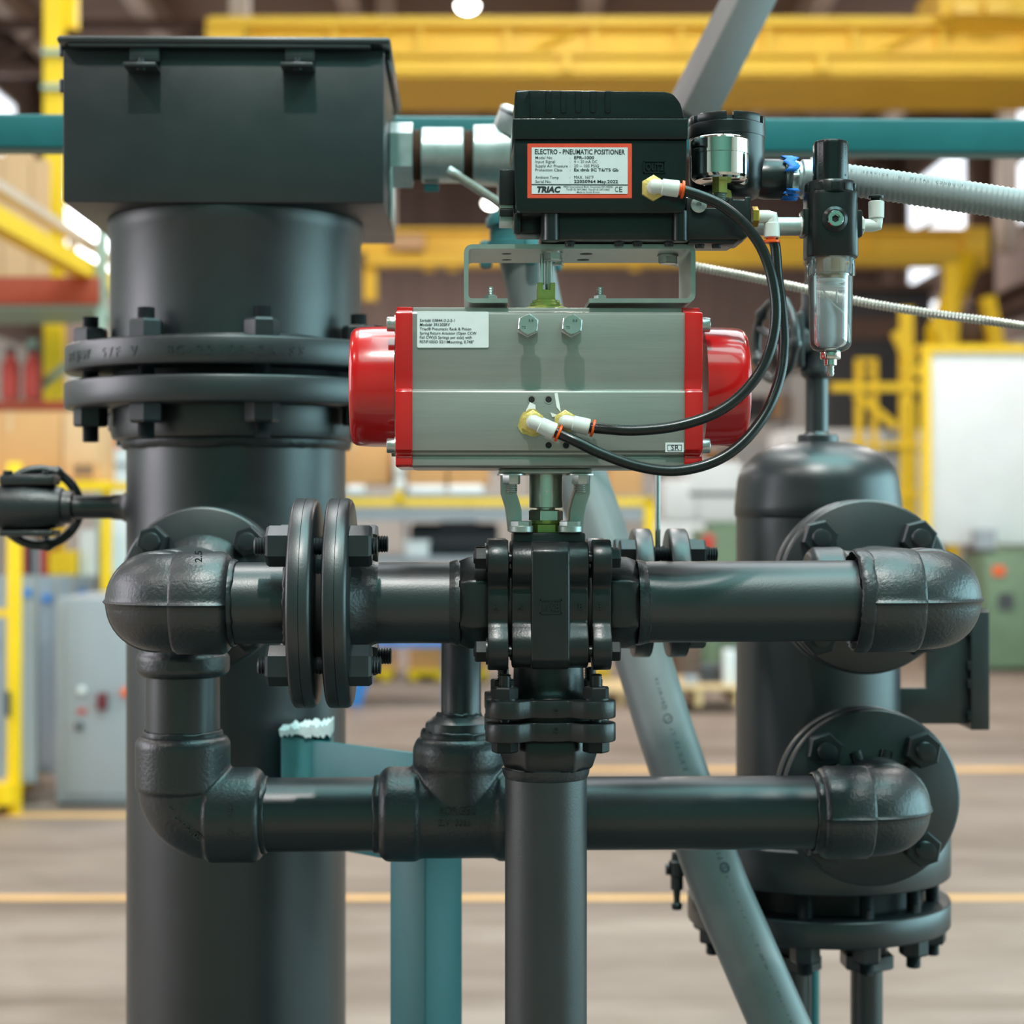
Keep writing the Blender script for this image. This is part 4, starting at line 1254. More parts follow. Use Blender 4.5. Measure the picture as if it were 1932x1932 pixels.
# ---------------------------------------------------------------- positioner
YP = -0.095
def q(x0, y0, x1, y1, Y, d): return nb(), x0, y0, x1, y1, Y, d
t = thing('valve_positioner', 'glossy dark green electro-pneumatic positioner with an orange bordered data label', 'positioner', V((W(1130, 460, YP).x, 0, ztb + 0.01)))
bm = nb(); prism_px(bm, rounded([(970, 262), (1296, 264), (1294, 392), (1286, 402), (984, 402), (974, 396)], [3, 3, 6, 6, 10, 10]), YP, 0.16); part('case', bm, BLACKG, t, bevel=0.004, sharp=30)
bm = nb(); prism_px(bm, rounded([(968, 223), (1298, 223), (1298, 262.5), (968, 262.5)], 3), YP - 0.003, 0.166); part('lid_band', bm, BLACKG, t, bevel=0.003, sharp=30)
bm = nb(); prism_px(bm, rounded([(973, 170), (1254, 173), (1270, 177), (1284, 194), (1291, 224), (971, 224)], [4, 3, 8, 10, 2, 2]), YP + 0.002, 0.15); ld = part('lid_dome', bm, BLACKG, t, bevel=0.004, sharp=30)
bm = nb(); prism_px(bm, rounded([(972, 172), (1000, 170), (1000, 224), (971, 224)], 4), YP - 0.0012, 0.1); part('lid_rib', bm, BLACKG, ld, bevel=0.002)
for px in (1035, 1063.5, 1091, 1119, 1147):
    bm = nb(); prism_px(bm, rounded([(px - 6, 171), (px + 6, 171), (px + 6, 213), (px - 6, 213)], [2, 2, 6, 6]), YP + 0.0005, 0.02); part('lid_rib', bm, BLACKG, ld, bevel=0.0012)
bm = nb(); boxpx(bm, 1022, 400, 1300, 452, YP + 0.012, 0.12); part('pilot_block', bm, BLACKM, t, bevel=0.002)
bm = nb(); boxpx(bm, 975, 400, 1022, 440, YP + 0.05, 0.05); part('pilot_block', bm, BLACKM, t, bevel=0.002)
for px, r in ((1040, 15.5), (1283, 15)):
    a, b = W(px, 458, YP + 0.012), W(px, 398, YP + 0.012)
    bm = nb(); cyl(bm, V((a.x, a.y, ztb + 0.005)), b, r * K(px, YP), 28, ch=0.001); part('foot', bm, BLACKM, t)
bm = nb(); boxpx(bm, 943, 320, 970, 386, YP + 0.05, 0.06); part('side_cover', bm, BLACKM, t, bevel=0.001)
for y0, y1 in ((386, 393), (394, 407), (408, 418)):
    bm = nb(); boxpx(bm, 943, y0, 969, y1, YP + (0.049 if y0 == 394 else 0.052), 0.05); part('side_fin', bm, BLACKM if y0 == 394 else STAIN, t, bevel=0.0006)
bm = nb(); boxpx(bm, 970, 402, 983, 440, YP + 0.02, 0.02); part('side_post', bm, BLACKM, t, bevel=0.002)
for px in (1075, 1168, 1203, 1262):
    p = W(px, 452, YP + 0.03); p.z = W(px, 452, YP + 0.012).z
    bm = nb(); lathe(bm, p, -Z_, [(0, 0.006), (0.002, 0.006), (0.003, 0.005), (0.005, 0.005), (0.0055, 0.004)], 18); part('cover_screw', bm, BOLT, t)
# shaft down to the slotted pinion
sp = W(1036, 500, -0.02)
bm = nb(); zb_ = pd.z + 0.025
cyl(bm, V((pd.x + 6 * kk0, -0.02, zb_)), V((pd.x + 6 * kk0, -0.02, ztb + 0.012)), 7.2 * kk0, 20); part('feedback_shaft', bm, STEEL, t)
bm = nb(); cyl(bm, V((pd.x - 7 * kk0, -0.018, zb_ + 0.006)), V((pd.x - 7 * kk0, -0.018, ztb + 0.035)), 4.2 * kk0, 16); part('guide_pin', bm, CHROME, t)
# data label
lp = label_plate(t, 'data_label', LRED, 995, 271, 1192, 374, YP + 0.0002, YP, 0.0009, 1)
lq = label_plate(lp, 'label_field', LABEL, 1003, 278.5, 1184, 366, YP - 0.0006, YP, 0.0006, 1)
bm = nb(); kp = K(1093, YP)
def ln(s, x0, py, x1, h, bold=0.0, shear=0.0):
    p = W(x0, py, YP); p.y = YP - 0.0015
    text_bm(bm, s, p, X_, Z_, h * kp, width=(x1 - x0) * kp, bold=bold, shear=shear)
ln('ELECTRO - PNEUMATIC POSITIONER', 1009, 291, 1179, 9.2, 0.018)
for s, s2, py, x1, x2, b in (('Model No.', 'EPR-1000', 300.5, 1043, 1121, 0.022), ('Input Signal', '4 ~ 20 mA DC', 308, 1047, 1127, 0), ('Supply Air Pressure', '20 ~ 100 PSIG', 316, 1071, 1130, 0), ('Protection Class', 'Ex dmb IIC T6/T5 Gb', 323.5, 1061, 1167, 0.022), ('Ambient Temp', 'MAX. 160°F', 337.5, 1054, 1120, 0), ('Serial No.', '22050964 May.2022', 345.5, 1040, 1166, 0.022)):
    ln(s, 1010, py, x1, 5.4, 0.003)
    ln(':', 1075, py, 1076, 4.5, 0.01)
    ln(s2, 1083, py, x2, 5.6, b)
ln('TRIAC', 1013, 363, 1058, 10.5, 0.05, 0.22)
ln('9955 International Blvd. Cincinnati OH 45246', 1063, 354.5, 1156, 3.6, 0.004)
ln('Tel:(513) 247-5465  Fax:(513) 247-5462', 1068, 359.5, 1150, 3.6, 0.004)
ln('Made in South Korea', 1088, 364.5, 1131, 3.4, 0.004)
ln('C', 1160, 362.5, 1166, 10, 0.0); ln('E', 1168, 362.5, 1174, 10, 0.0)
a, b = W(1003, 349.5, YP), W(1184, 348.5, YP)
vs = [bm.verts.new((x, YP - 0.0015, z)) for x, z in ((a.x, a.z), (b.x, a.z), (b.x, b.z), (a.x, b.z))]; bm.faces.new(vs)
part('lettering', bm, INK, lq)
# OUT2 moulding
bm = nb(); y = YP
a, b = W(1214, 327, YP), W(1255, 304, YP)
for c0, c1 in (((a.x, a.z), (b.x, a.z + 0.001)), ((a.x, b.z - 0.001), (b.x, b.z)), ((a.x, a.z), (a.x + 0.001, b.z)), ((b.x - 0.001, a.z), (b.x, b.z))):
    box(bm, (c0[0], y - 0.0022, c0[1]), (c1[0], y + 0.001, c1[1]))
p = W(1218, 322, YP); p.y = y; text_bm(bm, 'OUT2', p, X_, Z_, 13 * kp, width=33 * kp, ext=0.0022, bold=0.02)
part('port_mark', bm, BLACKG, t)
# terminal housing at the right
YT = 0.02
kt = K(1371, YT)
def tz(py): return W(1371, py, YT).z
tc_ = V((W(1371, 300, YT).x, YT, 0))
bm = nb(); lathe(bm, tc_, Z_, [(tz(378), 0), (tz(378), 45 * kt), (tz(372), 60 * kt), (tz(362), 68 * kt), (tz(340), 71 * kt), (tz(262), 71 * kt)], 56); th = part('terminal_housing', bm, BLACKM, t, sharp=50)
bm = nb(); lathe(bm, tc_, Z_, [(tz(263), 72 * kt), (tz(260), 72.8 * kt), (tz(241), 72.8 * kt), (tz(239), 71 * kt), (tz(239), 60 * kt), (tz(229), 58 * kt), (tz(228), 0)], 56); part('terminal_cap', bm, BLACKM, t, sharp=30)
for a0_, a1_ in ((-98, -66), (-58, -8), (2, 52), (62, 112), (122, 172), (182, 232), (240, 256)):
    bm = nb(); out, inn = [], []
    for i in range(9):
        r = math.radians(a0_ + (a1_ - a0_) * i / 8 - 90)
        d = V((math.cos(r), math.sin(r), 0))
        out.append(tc_ + d * 72 * kt + Z_ * tz(240)); inn.append(tc_ + d * 60 * kt + Z_ * tz(240))
    prism(bm, out + inn[::-1], Z_ * (tz(224) - tz(240))); part('cap_lug', bm, BLACKM, t, bevel=0.0009)
zc_ = W(1455, 338, YT).z
def hx(px): return V((W(px, 338, YT).x, YT, zc_))
bm = nb(); lathe(bm, hx(1395), X_, [(0, 30 * kt), (hx(1432).x - hx(1395).x, 36 * kt), (hx(1440).x - hx(1395).x, 38 * kt), (hx(1473).x - hx(1395).x, 38 * kt), (hx(1478).x - hx(1395).x, 36 * kt), (hx(1478).x - hx(1395).x, 0)], 40); part('conduit_entry', bm, BLACKM, t)
# air manifold below
bm = nb(); prism_px(bm, [(1294, 372), (1318, 372), (1320, 392), (1372, 392), (1375, 374), (1382, 370), (1384, 376), (1404, 376), (1406, 371), (1417, 371), (1418, 440), (1402, 452), (1294, 452)], YP + 0.012, 0.07); part('air_manifold', bm, BLACKM, t, bevel=0.0015)
bm = nb(); prism_px(bm, [(1300, 448), (1404, 448), (1385, 459), (1300, 459)], YP + 0.016, 0.06); part('manifold_base', bm, BLACKM, t, bevel=0.001)
for px in (1320, 1352):
    p = W(px, 458, YP + 0.03); p.z = W(px, 459, YP + 0.016).z
    bm = nb(); lathe(bm, p, -Z_, [(0, 0.0055), (0.003, 0.0055), (0.004, 0.0045)], 18); part('cover_screw', bm, BOLT, t)
p = W(1318, 387, YP + 0.01)
bm = nb(); lathe(bm, p, -Y_, [(0, 0.009), (0.002, 0.009), (0.003, 0.006), (0.003, 0.003), (0.001, 0.003), (0.001, 0)], 20); part('plug_screw', bm, STEEL, t)

# ---- gauges
def gauge(px, pyt, pyb, r, Y, lab):
    kg = K(px, Y)
    o = W(px, pyb, Y); zt_ = W(px, pyt, Y).z - o.z
    t = thing('pressure_gauge', lab, 'gauge', V((o.x, Y, W(px, 392, Y).z)), 'pressure gauges on the positioner manifold')
    r *= kg
    bm = nb(); lathe(bm, o, Z_, [(0, r * 0.86), (0.002, r * 0.94), (0.005, r * 0.985), (zt_ * 0.6, r * 0.985), (zt_ * 0.6 + 0.0006, r * 1.0), (zt_ - 0.003, r), (zt_ - 0.001, r * 0.97), (zt_, r * 0.93), (zt_, 0)], 64); part('case', bm, CHROME, t, sharp=8)
    bm = nb(); lathe(bm, o + Z_ * (zt_ + 0.0005), Z_, [(0, r * 0.85), (0.0005, 0)], 40); part('dial', bm, LABELW, t)
    bm = nb(); nut_bm(bm, o - Z_ * 0.014, Z_, 0.0095, 0.0145, V((1, 0.3, 0))); part('stem_square', bm, OLIVE, t)
    zb = W(px, 392, Y).z
    bm = nb(); stud_bm(bm, V((o.x, Y, zb)), o - Z_ * 0.012, 0.0075, 0.0022); part('stem_thread', bm, GALV, t)
    for a in (-0.9, 0.9, 2.4):
        c = o + V((math.sin(a), -math.cos(a), 0)) * r * 0.62
        bm = nb(); lathe(bm, c - Z_ * 0.0001, -Z_, [(0, 0.0055), (0.0003, 0)], 16); part('vent_hole', bm, HOLE, t)
gauge(1358, 263, 342, 55, -0.052, 'chrome pressure gauge seen from behind, beside the positioner')
gauge(1367, 285, 352, 45, -0.012, 'second chrome gauge mostly hidden behind the front gauge')

# ---- connector and big grey conduit to the right
t = thing('grey_flexible_conduit', 'thick ribbed grey flexible conduit running right from the terminal housing', 'conduit', hx(1525))
bm = nb(); stud_bm(bm, hx(1476), hx(1502), 29 * kt, 0.003, 32); part('threaded_end', bm, GALV, t)
bm = nb(); L = []
for i in range(64):
    a = 2 * PI * i / 64
    r = (36 + 4.5 * max(-0.4, math.cos(8 * a))) * kt
    L.append(hx(1490) + V((0, math.cos(a) * r, math.sin(a) * r)))
prism(bm, L, X_ * (hx(1502).x - hx(1490).x)); part('lock_nut', bm, GALV, t, bevel=0.001)
bm = nb(); lathe(bm, hx(1500), X_, [(0, 30 * kt), (0.003, 33 * kt), (0.006, 33 * kt), (0.008, 37 * kt), (0.02, 37 * kt), (0.022, 34 * kt), (0.03, 34 * kt), (0.032, 30 * kt)], 40); part('gland', bm, GALV, t)
bm = nb(); pts = [hx(1486) + V((0, math.cos(a) * 41 * kt, math.sin(a) * 41 * kt)) for a in [PI * (0.25 + 0.9 * i / 16) for i in range(17)]]
for sgn, a0_, a1_ in ((1, 75, 170), (1, 215, 260)):
    pts = [hx(1488) + V((0.004 * math.sin(i * 1.7), math.cos(math.radians(a0_ + (a1_ - a0_) * i / 10)) * (40 + 4 * (i % 2)) * kt, math.sin(math.radians(a0_ + (a1_ - a0_) * i / 10)) * (40 + 4 * (i % 2)) * kt)) for i in range(11)]
    rows = [ring(bm, [p + X_ * w_ * 0.013 for p in pts]) for w_ in (-0.5, 0.5)]
    bridge(bm, rows[0], rows[1], closed=False)
tp = part('torn_tape', bm, BLUE, t)
sm = tp.modifiers.new('thick', 'SOLIDIFY'); sm.thickness = 0.0012
fx = [(1512, 334, 0.02), (1570, 337, 0.02), (1640, 345, 0.015), (1760, 362, 0.0), (1860, 377, -0.01), (1932, 388, -0.02), (2060, 405, -0.04), (2500, 470, -0.06), (3000, 600, 0.0), (3400, 900, 0.1), (3600, 1500, 0.15), (3650, 2450, 0.15), (3650, 3240, 0.15)]
fp = [p for p in resample(spline([W(*p) for p in fx], 14), 0.0016) if p.z > 0.02]
bm = nb(); tube(bm, fp, [0.0182 + 0.0009 * (1 if (i // 2) % 2 else 0) for i in range(len(fp))], 28); part('ribbed_tube', bm, FLEX, t, sharp=60)
bm = nb(); msg = 'C  SERVICE  G  METAL CONDUIT'
rs = resample(fp, 0.0048)
for i, ch in enumerate(msg):
    if i + 12 >= len(rs) - 1: break
    p = rs[i + 12]; tg = (rs[i + 13] - rs[i + 11]).normalized()
    out = V((0, -0.93, 0.37)); out = (out - tg * out.dot(tg)).normalized()
    if ch != ' ': text_bm(bm, ch, p + out * 0.0193, tg, -tg.cross(out) if tg.cross(out).z < 0 else tg.cross(out), 0.0032, align='CENTER')
part('printed_line', bm, INKG, t)

# ---- nipple, regulator
YQ = -0.045
t = thing('filter_regulator', 'black air filter regulator with a clear bowl, right of the gauges', 'regulator', W(1567, 490, YQ))
kq = K(1567, YQ)
def rq(px, py): return W(px, py, YQ)
ro = rq(1567, 0); RXc = ro.x
def rzz(py): return W(1567, py, YQ).z
RC = V((RXc, YQ, 0))
bm = nb()
n = 48
prof_k = [(345, 31.5), (343, 33.5), (275, 33), (269, 31), (267, 27)]
prev = None
for py, r in prof_k:
    cur = ring(bm, [RC + Z_ * rzz(py) + V((math.cos(2 * PI * i / n), math.sin(2 * PI * i / n), 0)) * (r - (1.3 if i % 6 == 0 else 0)) * kq for i in range(n)])
    if prev: bridge(bm, prev, cur)
    else: bm.faces.new(cur)
    prev = cur
bm.faces.new(prev); part('knob', bm, BLACKG, t, sharp=30)
bm = nb(); lathe(bm, RC, Z_, [(rzz(352), 30 * kq), (rzz(340), 30 * kq), (rzz(335), 33 * kq), (rzz(331), 33 * kq)], 40); part('knob_collar', bm, BLACKM, t)
bm = nb(); lathe(bm, RC, Z_, [(rzz(368), 48 * kq), (rzz(349), 47.5 * kq), (rzz(345), 45 * kq), (rzz(344), 30 * kq)], 48); part('bonnet', bm, BLACKM, t)
for a in (-120, -78, -40, 0, 30, 62):
    r = math.radians(a - 90); d = V((math.cos(r), math.sin(r), 0)); s = V((-d.y, d.x, 0))
    o = RC + d * 45 * kq + Z_ * rzz(366)
    bm = nb(); prism(bm, [o - s * 0.005, o + s * 0.005, o + s * 0.005 + d * 4.5 * kq, o - s * 0.005 + d * 4.5 * kq], Z_ * 0.010); part('bonnet_lug', bm, BLACKM, t, bevel=0.0008)
bm = nb()
L = rounded([(-49, -46), (49, -46), (49, 46), (-49, 46)], 34, 8)
prev = None
for py, s in ((488, 0.97), (485, 1.0), (372, 0.985), (366, 0.95)):
    cur = ring(bm, [V((RXc + a * s * kq, YQ + b * s * kq, rzz(py))) for a, b in L])
    if prev: bridge(bm, prev, cur)
    else: bm.faces.new(cur)
    prev = cur
bm.faces.new(prev); part('body', bm, BLACKM, t, sharp=30)
yf = YQ - 46 * kq
p = V((RXc - 1.5 * kq, yf, rzz(421)))
bm = nb(); lathe(bm, p, -Y_, [(-0.002, 24 * kq), (0.001, 24 * kq), (0.0025, 21 * kq), (0.004, 18 * kq), (0.004, 0)], 40); bs = part('port_boss', bm, BLACKM, t)
bm = nb(); lathe(bm, p - Y_ * 0.004, -Y_, [(0, 15 * kq), (0.0015, 15.5 * kq), (0.003, 14 * kq), (0.003, 8 * kq), (0.0005, 7.5 * kq), (0.0005, 0)], 32); part('port_plug', bm, CHROME, bs)
bm = nb(); nut_bm(bm, p - Y_ * 0.0046, -Y_, 7 * kq, 0.0002, Z_); part('plug_socket', bm, HOLE, bs)
for s, py in ((-1, 422), (1, 425)):
    o = V((RXc + s * 49 * kq, YQ, rzz(py)))
    bm = nb(); box(bm, o - V((0.004, 0.016, 0.0155)), o + V((0.004, 0.016, 0.0155))); part('side_port', bm, BLACKM, t, bevel=0.002)
# bowl
prof_b = [(488, 45.5), (500, 46), (502, 45), (520, 44.5), (521, 42), (640, 39.5), (652, 38), (659, 33), (663, 24), (665, 14)]
bm = nb(); lathe(bm, RC, -Z_, [(-rzz(py), r * kq) for py, r in prof_b] , 56, cap=False)
lathe(bm, RC, -Z_, [(-rzz(py - 3), (r - 6) * kq) for py, r in prof_b[3:]], 56, cap=False)
part('clear_bowl', bm, CLEAR, t, sharp=50)
for a in (-62, -20, 20, 62, 130, 180, 230):
    r = math.radians(a - 90); d = V((math.cos(r), math.sin(r), 0)); s = V((-d.y, d.x, 0))
    o = RC + d * 43 * kq + Z_ * rzz(523)
    bm = nb(); prism(bm, [o - s * 0.0045, o + s * 0.0045, o + s * 0.0045 + d * 3 * kq, o - s * 0.0045 + d * 3 * kq], Z_ * 0.019); part('bowl_rib', bm, CLEAR, t, bevel=0.0008)
bm = nb(); lathe(bm, RC, Z_, [(rzz(526), 25 * kq), (rzz(490), 27 * kq), (rzz(486), 30 * kq)], 36); part('filter_element', bm, FILT, t)
bm = nb(); lathe(bm, RC, Z_, [(rzz(533), 24 * kq), (rzz(531), 27 * kq), (rzz(527), 27 * kq), (rzz(526), 14 * kq)], 36); part('baffle', bm, FROST, t)
bm = nb(); lathe(bm, RC, Z_, [(rzz(548), 8 * kq), (rzz(545), 33 * kq), (rzz(542), 33 * kq), (rzz(535), 12 * kq), (rzz(532), 10 * kq)], 36); part('baffle', bm, FROST, t)
bm = nb(); pts = spline([V((RXc + (x - 1567) * kq, YQ - dy, rzz(py))) for x, py, dy in ((1549, 548, 0.012), (1557, 565, 0.014), (1572, 581, 0.016), (1588, 594, 0.013), (1597, 615, 0.008), (1602, 645, 0.004))], 6)
tube(bm, pts, 0.0011, 8); part('loose_thread', bm, WHITEP, t)
bm = nb(); cyl(bm, V((RXc + 8 * kq, YQ - 0.01, rzz(546))), V((RXc + 9 * kq, YQ - 0.01, rzz(573))), 0.001, 8); part('loose_thread', bm, WHITEP, t)
bm = nb(); lathe(bm, RC, -Z_, [(-rzz(661), 18 * kq), (-rzz(663), 19.5 * kq), (-rzz(676), 19.5 * kq), (-rzz(678), 18 * kq), (-rzz(679), 10 * kq)], 32); part('drain_collar', bm, CHROME, t)
bm = nb(); lathe(bm, RC, -Z_, [(-rzz(678), 9 * kq), (-rzz(679), 12 * kq), (-rzz(689), 12 * kq), (-rzz(690), 10 * kq)], 28); part('drain_valve', bm, CHROME, t)
bm = nb(); stud_bm(bm, RC + Z_ * rzz(710), RC + Z_ * rzz(688), 7 * kq, 0.0034, 20); part('hose_barb', bm, STEEL, t)
t = thing('pipe_nipple', 'short galvanised nipple between the manifold and the regulator', 'pipe', rq(1496, 427))
bm = nb(); o = rq(1440, 427); cyl(bm, V((W(1410, 427, YQ).x, YQ, o.z)), V((RXc - 50 * kq, YQ, o.z)), 17.5 * kq, 32); part('tube', bm, GALV, t)
bm = nb(); weld_bm(bm, V((RXc - 54 * kq, YQ, o.z)), X_, 18 * kq, 0.0035, 90, 40, 0.5); part('sealant', bm, WHITEP, t)

# ---- push-in fittings
def push_fit(lab, base, out_dir, tube_dir, knob=BRASS, hexr=0.0125, reach=0.010, L=0.030, r=0.0085, collet=ORANGE, grp='white push-in air fittings', hexm=None):
    """brass thread hex on the surface, white elbow, orange collet; returns the hose start"""
    t = thing('push_fitting', lab, 'fitting', base, grp)
    bm = nb(); nut_bm(bm, base, out_dir, hexr, 0.007); part('hex_base', bm, hexm or knob, t)
    c = base + out_dir * (0.007 + reach)
    bm = nb(); tube(bm, [base + out_dir * 0.006, c - out_dir * 0.004, c + out_dir * 0.0005 + tube_dir * 0.0005, c + tube_dir * 0.004, c + tube_dir * L * 0.4], r * 0.92, 24)
    part('elbow', bm, WHITEP, t)
    e = c + tube_dir * L
    bm = nb(); lathe(bm, c + tube_dir * L * 0.28, tube_dir, [(0, r * 0.9), (0.001, r * 1.08), (L * 0.72 - 0.001, r * 1.12), (L * 0.72, r)], 28); part('sleeve', bm, WHITEP, t)
    if collet is not None:
        bm = nb(); lathe(bm, e, tube_dir, [(0, r * 0.8), (0.003, r * 0.8), (0.003, r * 1.18), (0.0055, r * 1.18), (0.006, r * 1.05)], 28); part('collet', bm, collet, t)
    return e
kf = K(1250, YP)
p = W(1232, 356, YP)
e1 = push_fit('white push fitting on brass hex at the OUT2 port of the positioner', p, -Y_, V((1, 0, -0.12)).normalized(), hexr=0.0145, L=0.0275, hexm=SEAL)
p = W(1066, 797, YA); p.y = -0.0852
e2 = push_fit('right one of two white push fittings on the actuator front', p, -Y_, V((1, 0, -0.24)).normalized(), hexr=0.0138, L=0.027, hexm=SEAL)
p = W(1005, 797, YA); p.y = -0.0852
e3 = push_fit('left one of two white push fittings on the actuator front', p, -Y_, V((1, 0, -0.46)).normalized(), hexr=0.0138, L=0.027, hexm=SEAL)
YH = YP + 0.02
p = W(1419, 409, YH)
e4 = push_fit('white elbow fitting on a brass hex right of the manifold, pointing down', p, X_, -Z_, hexr=0.0118, reach=0.0155, L=0.024, r=0.0082)
p = V((RXc + 51 * kq, YQ, rzz(425)))
e5 = push_fit('upturned white elbow fitting on the right of the regulator', p, X_, Z_, hexr=0.0108, reach=0.015, L=0.028, r=0.0082, collet=HOSE, hexm=WHITEP)

# sealant smears and torn tape around the actuator fittings
t = thing('sealant_tape', 'torn clear thread tape stuck beside the actuator fittings', 'tape', W(1005, 790, YA))
for pts in ([(992, 775), (1000, 759), (1010, 764), (1011, 780), (996, 784)], [(1046, 742), (1052, 741), (1058, 778), (1050, 768)], [(1038, 778), (1046, 781), (1056, 784), (1042, 787)]):
    P = ppx(pts, YA)
    for v in P: v.y = -0.0854
    bm = nb(); prism(bm, P, V((0, -0.0006, 0))); part('tape_shred', bm, FROST, t)
bm = nb()
bm.free()
rs_ = random.Random(4); bm = nb()
L = [W(1003, 798, YA) + V((math.cos(2 * PI * i / 28), 0, math.sin(2 * PI * i / 28))) * rs_.uniform(0.0138, 0.0165) for i in range(28)]
for v in L: v.y = -0.0853
prism(bm, L, V((0, -0.0012, 0)))
part('sealant_ring', bm, SEAL, t)

# ---- air hoses
def hose(lab, pts, r, grp='black air hoses'):
    t = thing('air_hose', lab, 'hose', pts[0], grp)
    bm = nb(); tube(bm, spline(pts, 12), r, 20); part('tube', bm, HOSE, t)
    bm = nb(); d = (pts[-1] - pts[-2]).normalized()
    cyl(bm, pts[-1] - d * 0.004, pts[-1] + d * 0.001, r * 1.04, 20); part('tube_end', bm, HOSE, t)
hp = [(1320, 369, -0.115), (1362, 388, -0.115), (1405, 424, -0.115), (1440, 475, -0.116), (1460, 545, -0.118), (1462, 615, -0.12), (1444, 682, -0.122), (1405, 738, -0.125), (1348, 780, -0.128), (1275, 804, -0.128), (1200, 812, -0.122), (1150, 810, -0.114)]
hose('black hose curving from the OUT2 port to the right actuator fitting', [e1] + [W(*p) for p in hp] + [e2], 0.0061)
hp = [(1463, 468, YH), (1467, 520, YH), (1475, 580, -0.08), (1479, 650, -0.085), (1470, 716, -0.095), (1444, 780, -0.105), (1400, 836, -0.115), (1345, 872, -0.12), (1275, 888, -0.122), (1205, 880, -0.12), (1135, 856, -0.116), (1085, 832, -0.112)]
hose('black hose hanging from the manifold elbow down to the left actuator fitting', [e4] + [W(*p) for p in hp] + [e3], 0.0061)

# ---- armoured cable
t = thing('armoured_cable', 'thin ribbed metal cable sagging behind the regulator to the right edge', 'cable', W(1313, 503, 0.45))
cpx = [(852, 326, 0.62), (880, 343, 0.6), (945, 385, 0.55), (1010, 424, 0.5), (1100, 456, 0.46), (1200, 478, 0.44), (1313, 503, 0.42), (1420, 524, 0.42), (1520, 546, 0.42), (1620, 569, 0.41), (1760, 592, 0.39), (1860, 605, 0.37), (1960, 620, 0.36), (2080, 640, 0.34), (2500, 720, 0.3), (2900, 960, 0.3), (3050, 1500, 0.3), (3100, 2400, 0.3), (3100, 2980, 0.3)]
ap_ = [p for p in resample(spline([W(*p) for p in cpx], 12), 0.0017) if p.z > 0.008]
bm = nb(); tube(bm, ap_, [0.0060 + 0.0011 * math.sin(i * PI / 1.5) for i in range(len(ap_))], 12); part('armour', bm, ARMOR, t, sharp=70)
bm = nb(); cyl(bm, ap_[0] - V((0.006, 0, -0.004)), ap_[0] + V((0.012, 0, -0.008)), 0.008, 16, ch=0.001); part('end_connector', bm, GALV, t)

# ---------------------------------------------------------------- teal frame
t = thing('teal_gantry', 'teal square tube gantry beam crossing behind the box with a grey slanted brace', 'gantry', V((0, 1.25, 0)))
YTB = 1.25
z1, z0 = W(966, 219, YTB).z, W(966, 284, YTB).z
bm = nb(); box(bm, (-1.35, YTB, z0), (1.35, YTB + (z1 - z0), z1)); part('beam', bm, TEAL, t, bevel=0.006, segs=3)
for x in (-1.35, 1.29):
    bm = nb(); box(bm, (x, YTB + 0.001, 0), (x + 0.06, YTB + z1 - z0 - 0.001, z0)); part('post', bm, TEAL, t, bevel=0.006)
A, Bq = W(1296, 226, YTB + 0.03), W(1442, -60, YTB + 0.03)
bm = nb(); dd = (Bq - A).normalized()
xq_, yq_, zq_ = frame(dd, V((0.47, -0.88, 0)))
h = 0.0372
prism(bm, [A + (xq_ * i + yq_ * j) * h for i, j in ((-1, -1), (1, -1), (1, 1), (-1, 1))], Bq - A); part('slanted_brace', bm, GREYB, t, bevel=0.005, label='pale grey slanted square tube brace')
# teal post with its arm on the column
YPp = 0.36
kpp = K(803, YPp)
t = thing('teal_post', 'teal square post below the lower pipe run with a side arm to the column', 'post', V((W(804, 1700, YPp).x, YPp, 0)))
pp = W(804, 1500, YPp)
h = 69 * kpp
bm = nb(); prism(bm, [V((pp.x + dx * h, YPp + dy * h, 0)) for dx, dy in ((-1, 0.0), (0, -1), (1, 0), (0, 1))], Z_ * (W(804, 1492, YPp).z)); part('tube', bm, TEAL, t, bevel=0.003)
bm = nb(); box(bm, (pp.x - 0.1, YPp - 0.1, 0), (pp.x + 0.1, YPp + 0.1, 0.012)); part('base_plate', bm, TEAL, t, bevel=0.002)
a, b = W(588, 1397, 0.56), W(790, 1422, 0.40)
bm = nb(); prism(bm, [a, V((b.x, b.y, b.z)), V((b.x, b.y, a.z - 0.155)), V((a.x, a.y, a.z - 0.155))], V((0, 0.012, 0))); part('arm_plate', bm, TEAL, t, bevel=0.001)
yq0 = 0.56
bm = nb(); a, b = W(530, 1470, yq0), W(592, 1388, yq0); box(bm, (a.x, yq0, a.z - 0.1), (b.x, yq0 + 0.1, b.z)); ba = part('bracket_tube', bm, TEALL, t, bevel=0.004)
bm = nb(); a, b = W(592, 1470, yq0), W(624, 1392, yq0); box(bm, (a.x, yq0 + 0.01, a.z - 0.1), (b.x, yq0 + 0.06, b.z)); part('bracket_tube', bm, TEAL, t, bevel=0.004)
bm = nb()
rg = random.Random(5)
top = [(526 + 97 * i / 26, 1376 - 8 * i / 26 + rg.uniform(-5, 4)) for i in range(27)]
bot = [(622 - 94 * i / 26, 1388 + rg.uniform(-4, 5)) for i in range(27)]
prism(bm, ppx(top + bot, yq0 - 0.004), V((0, 0.08, 0))); part('torn_masking', bm, TAPE, t, label='ragged white masking left on the bracket top')

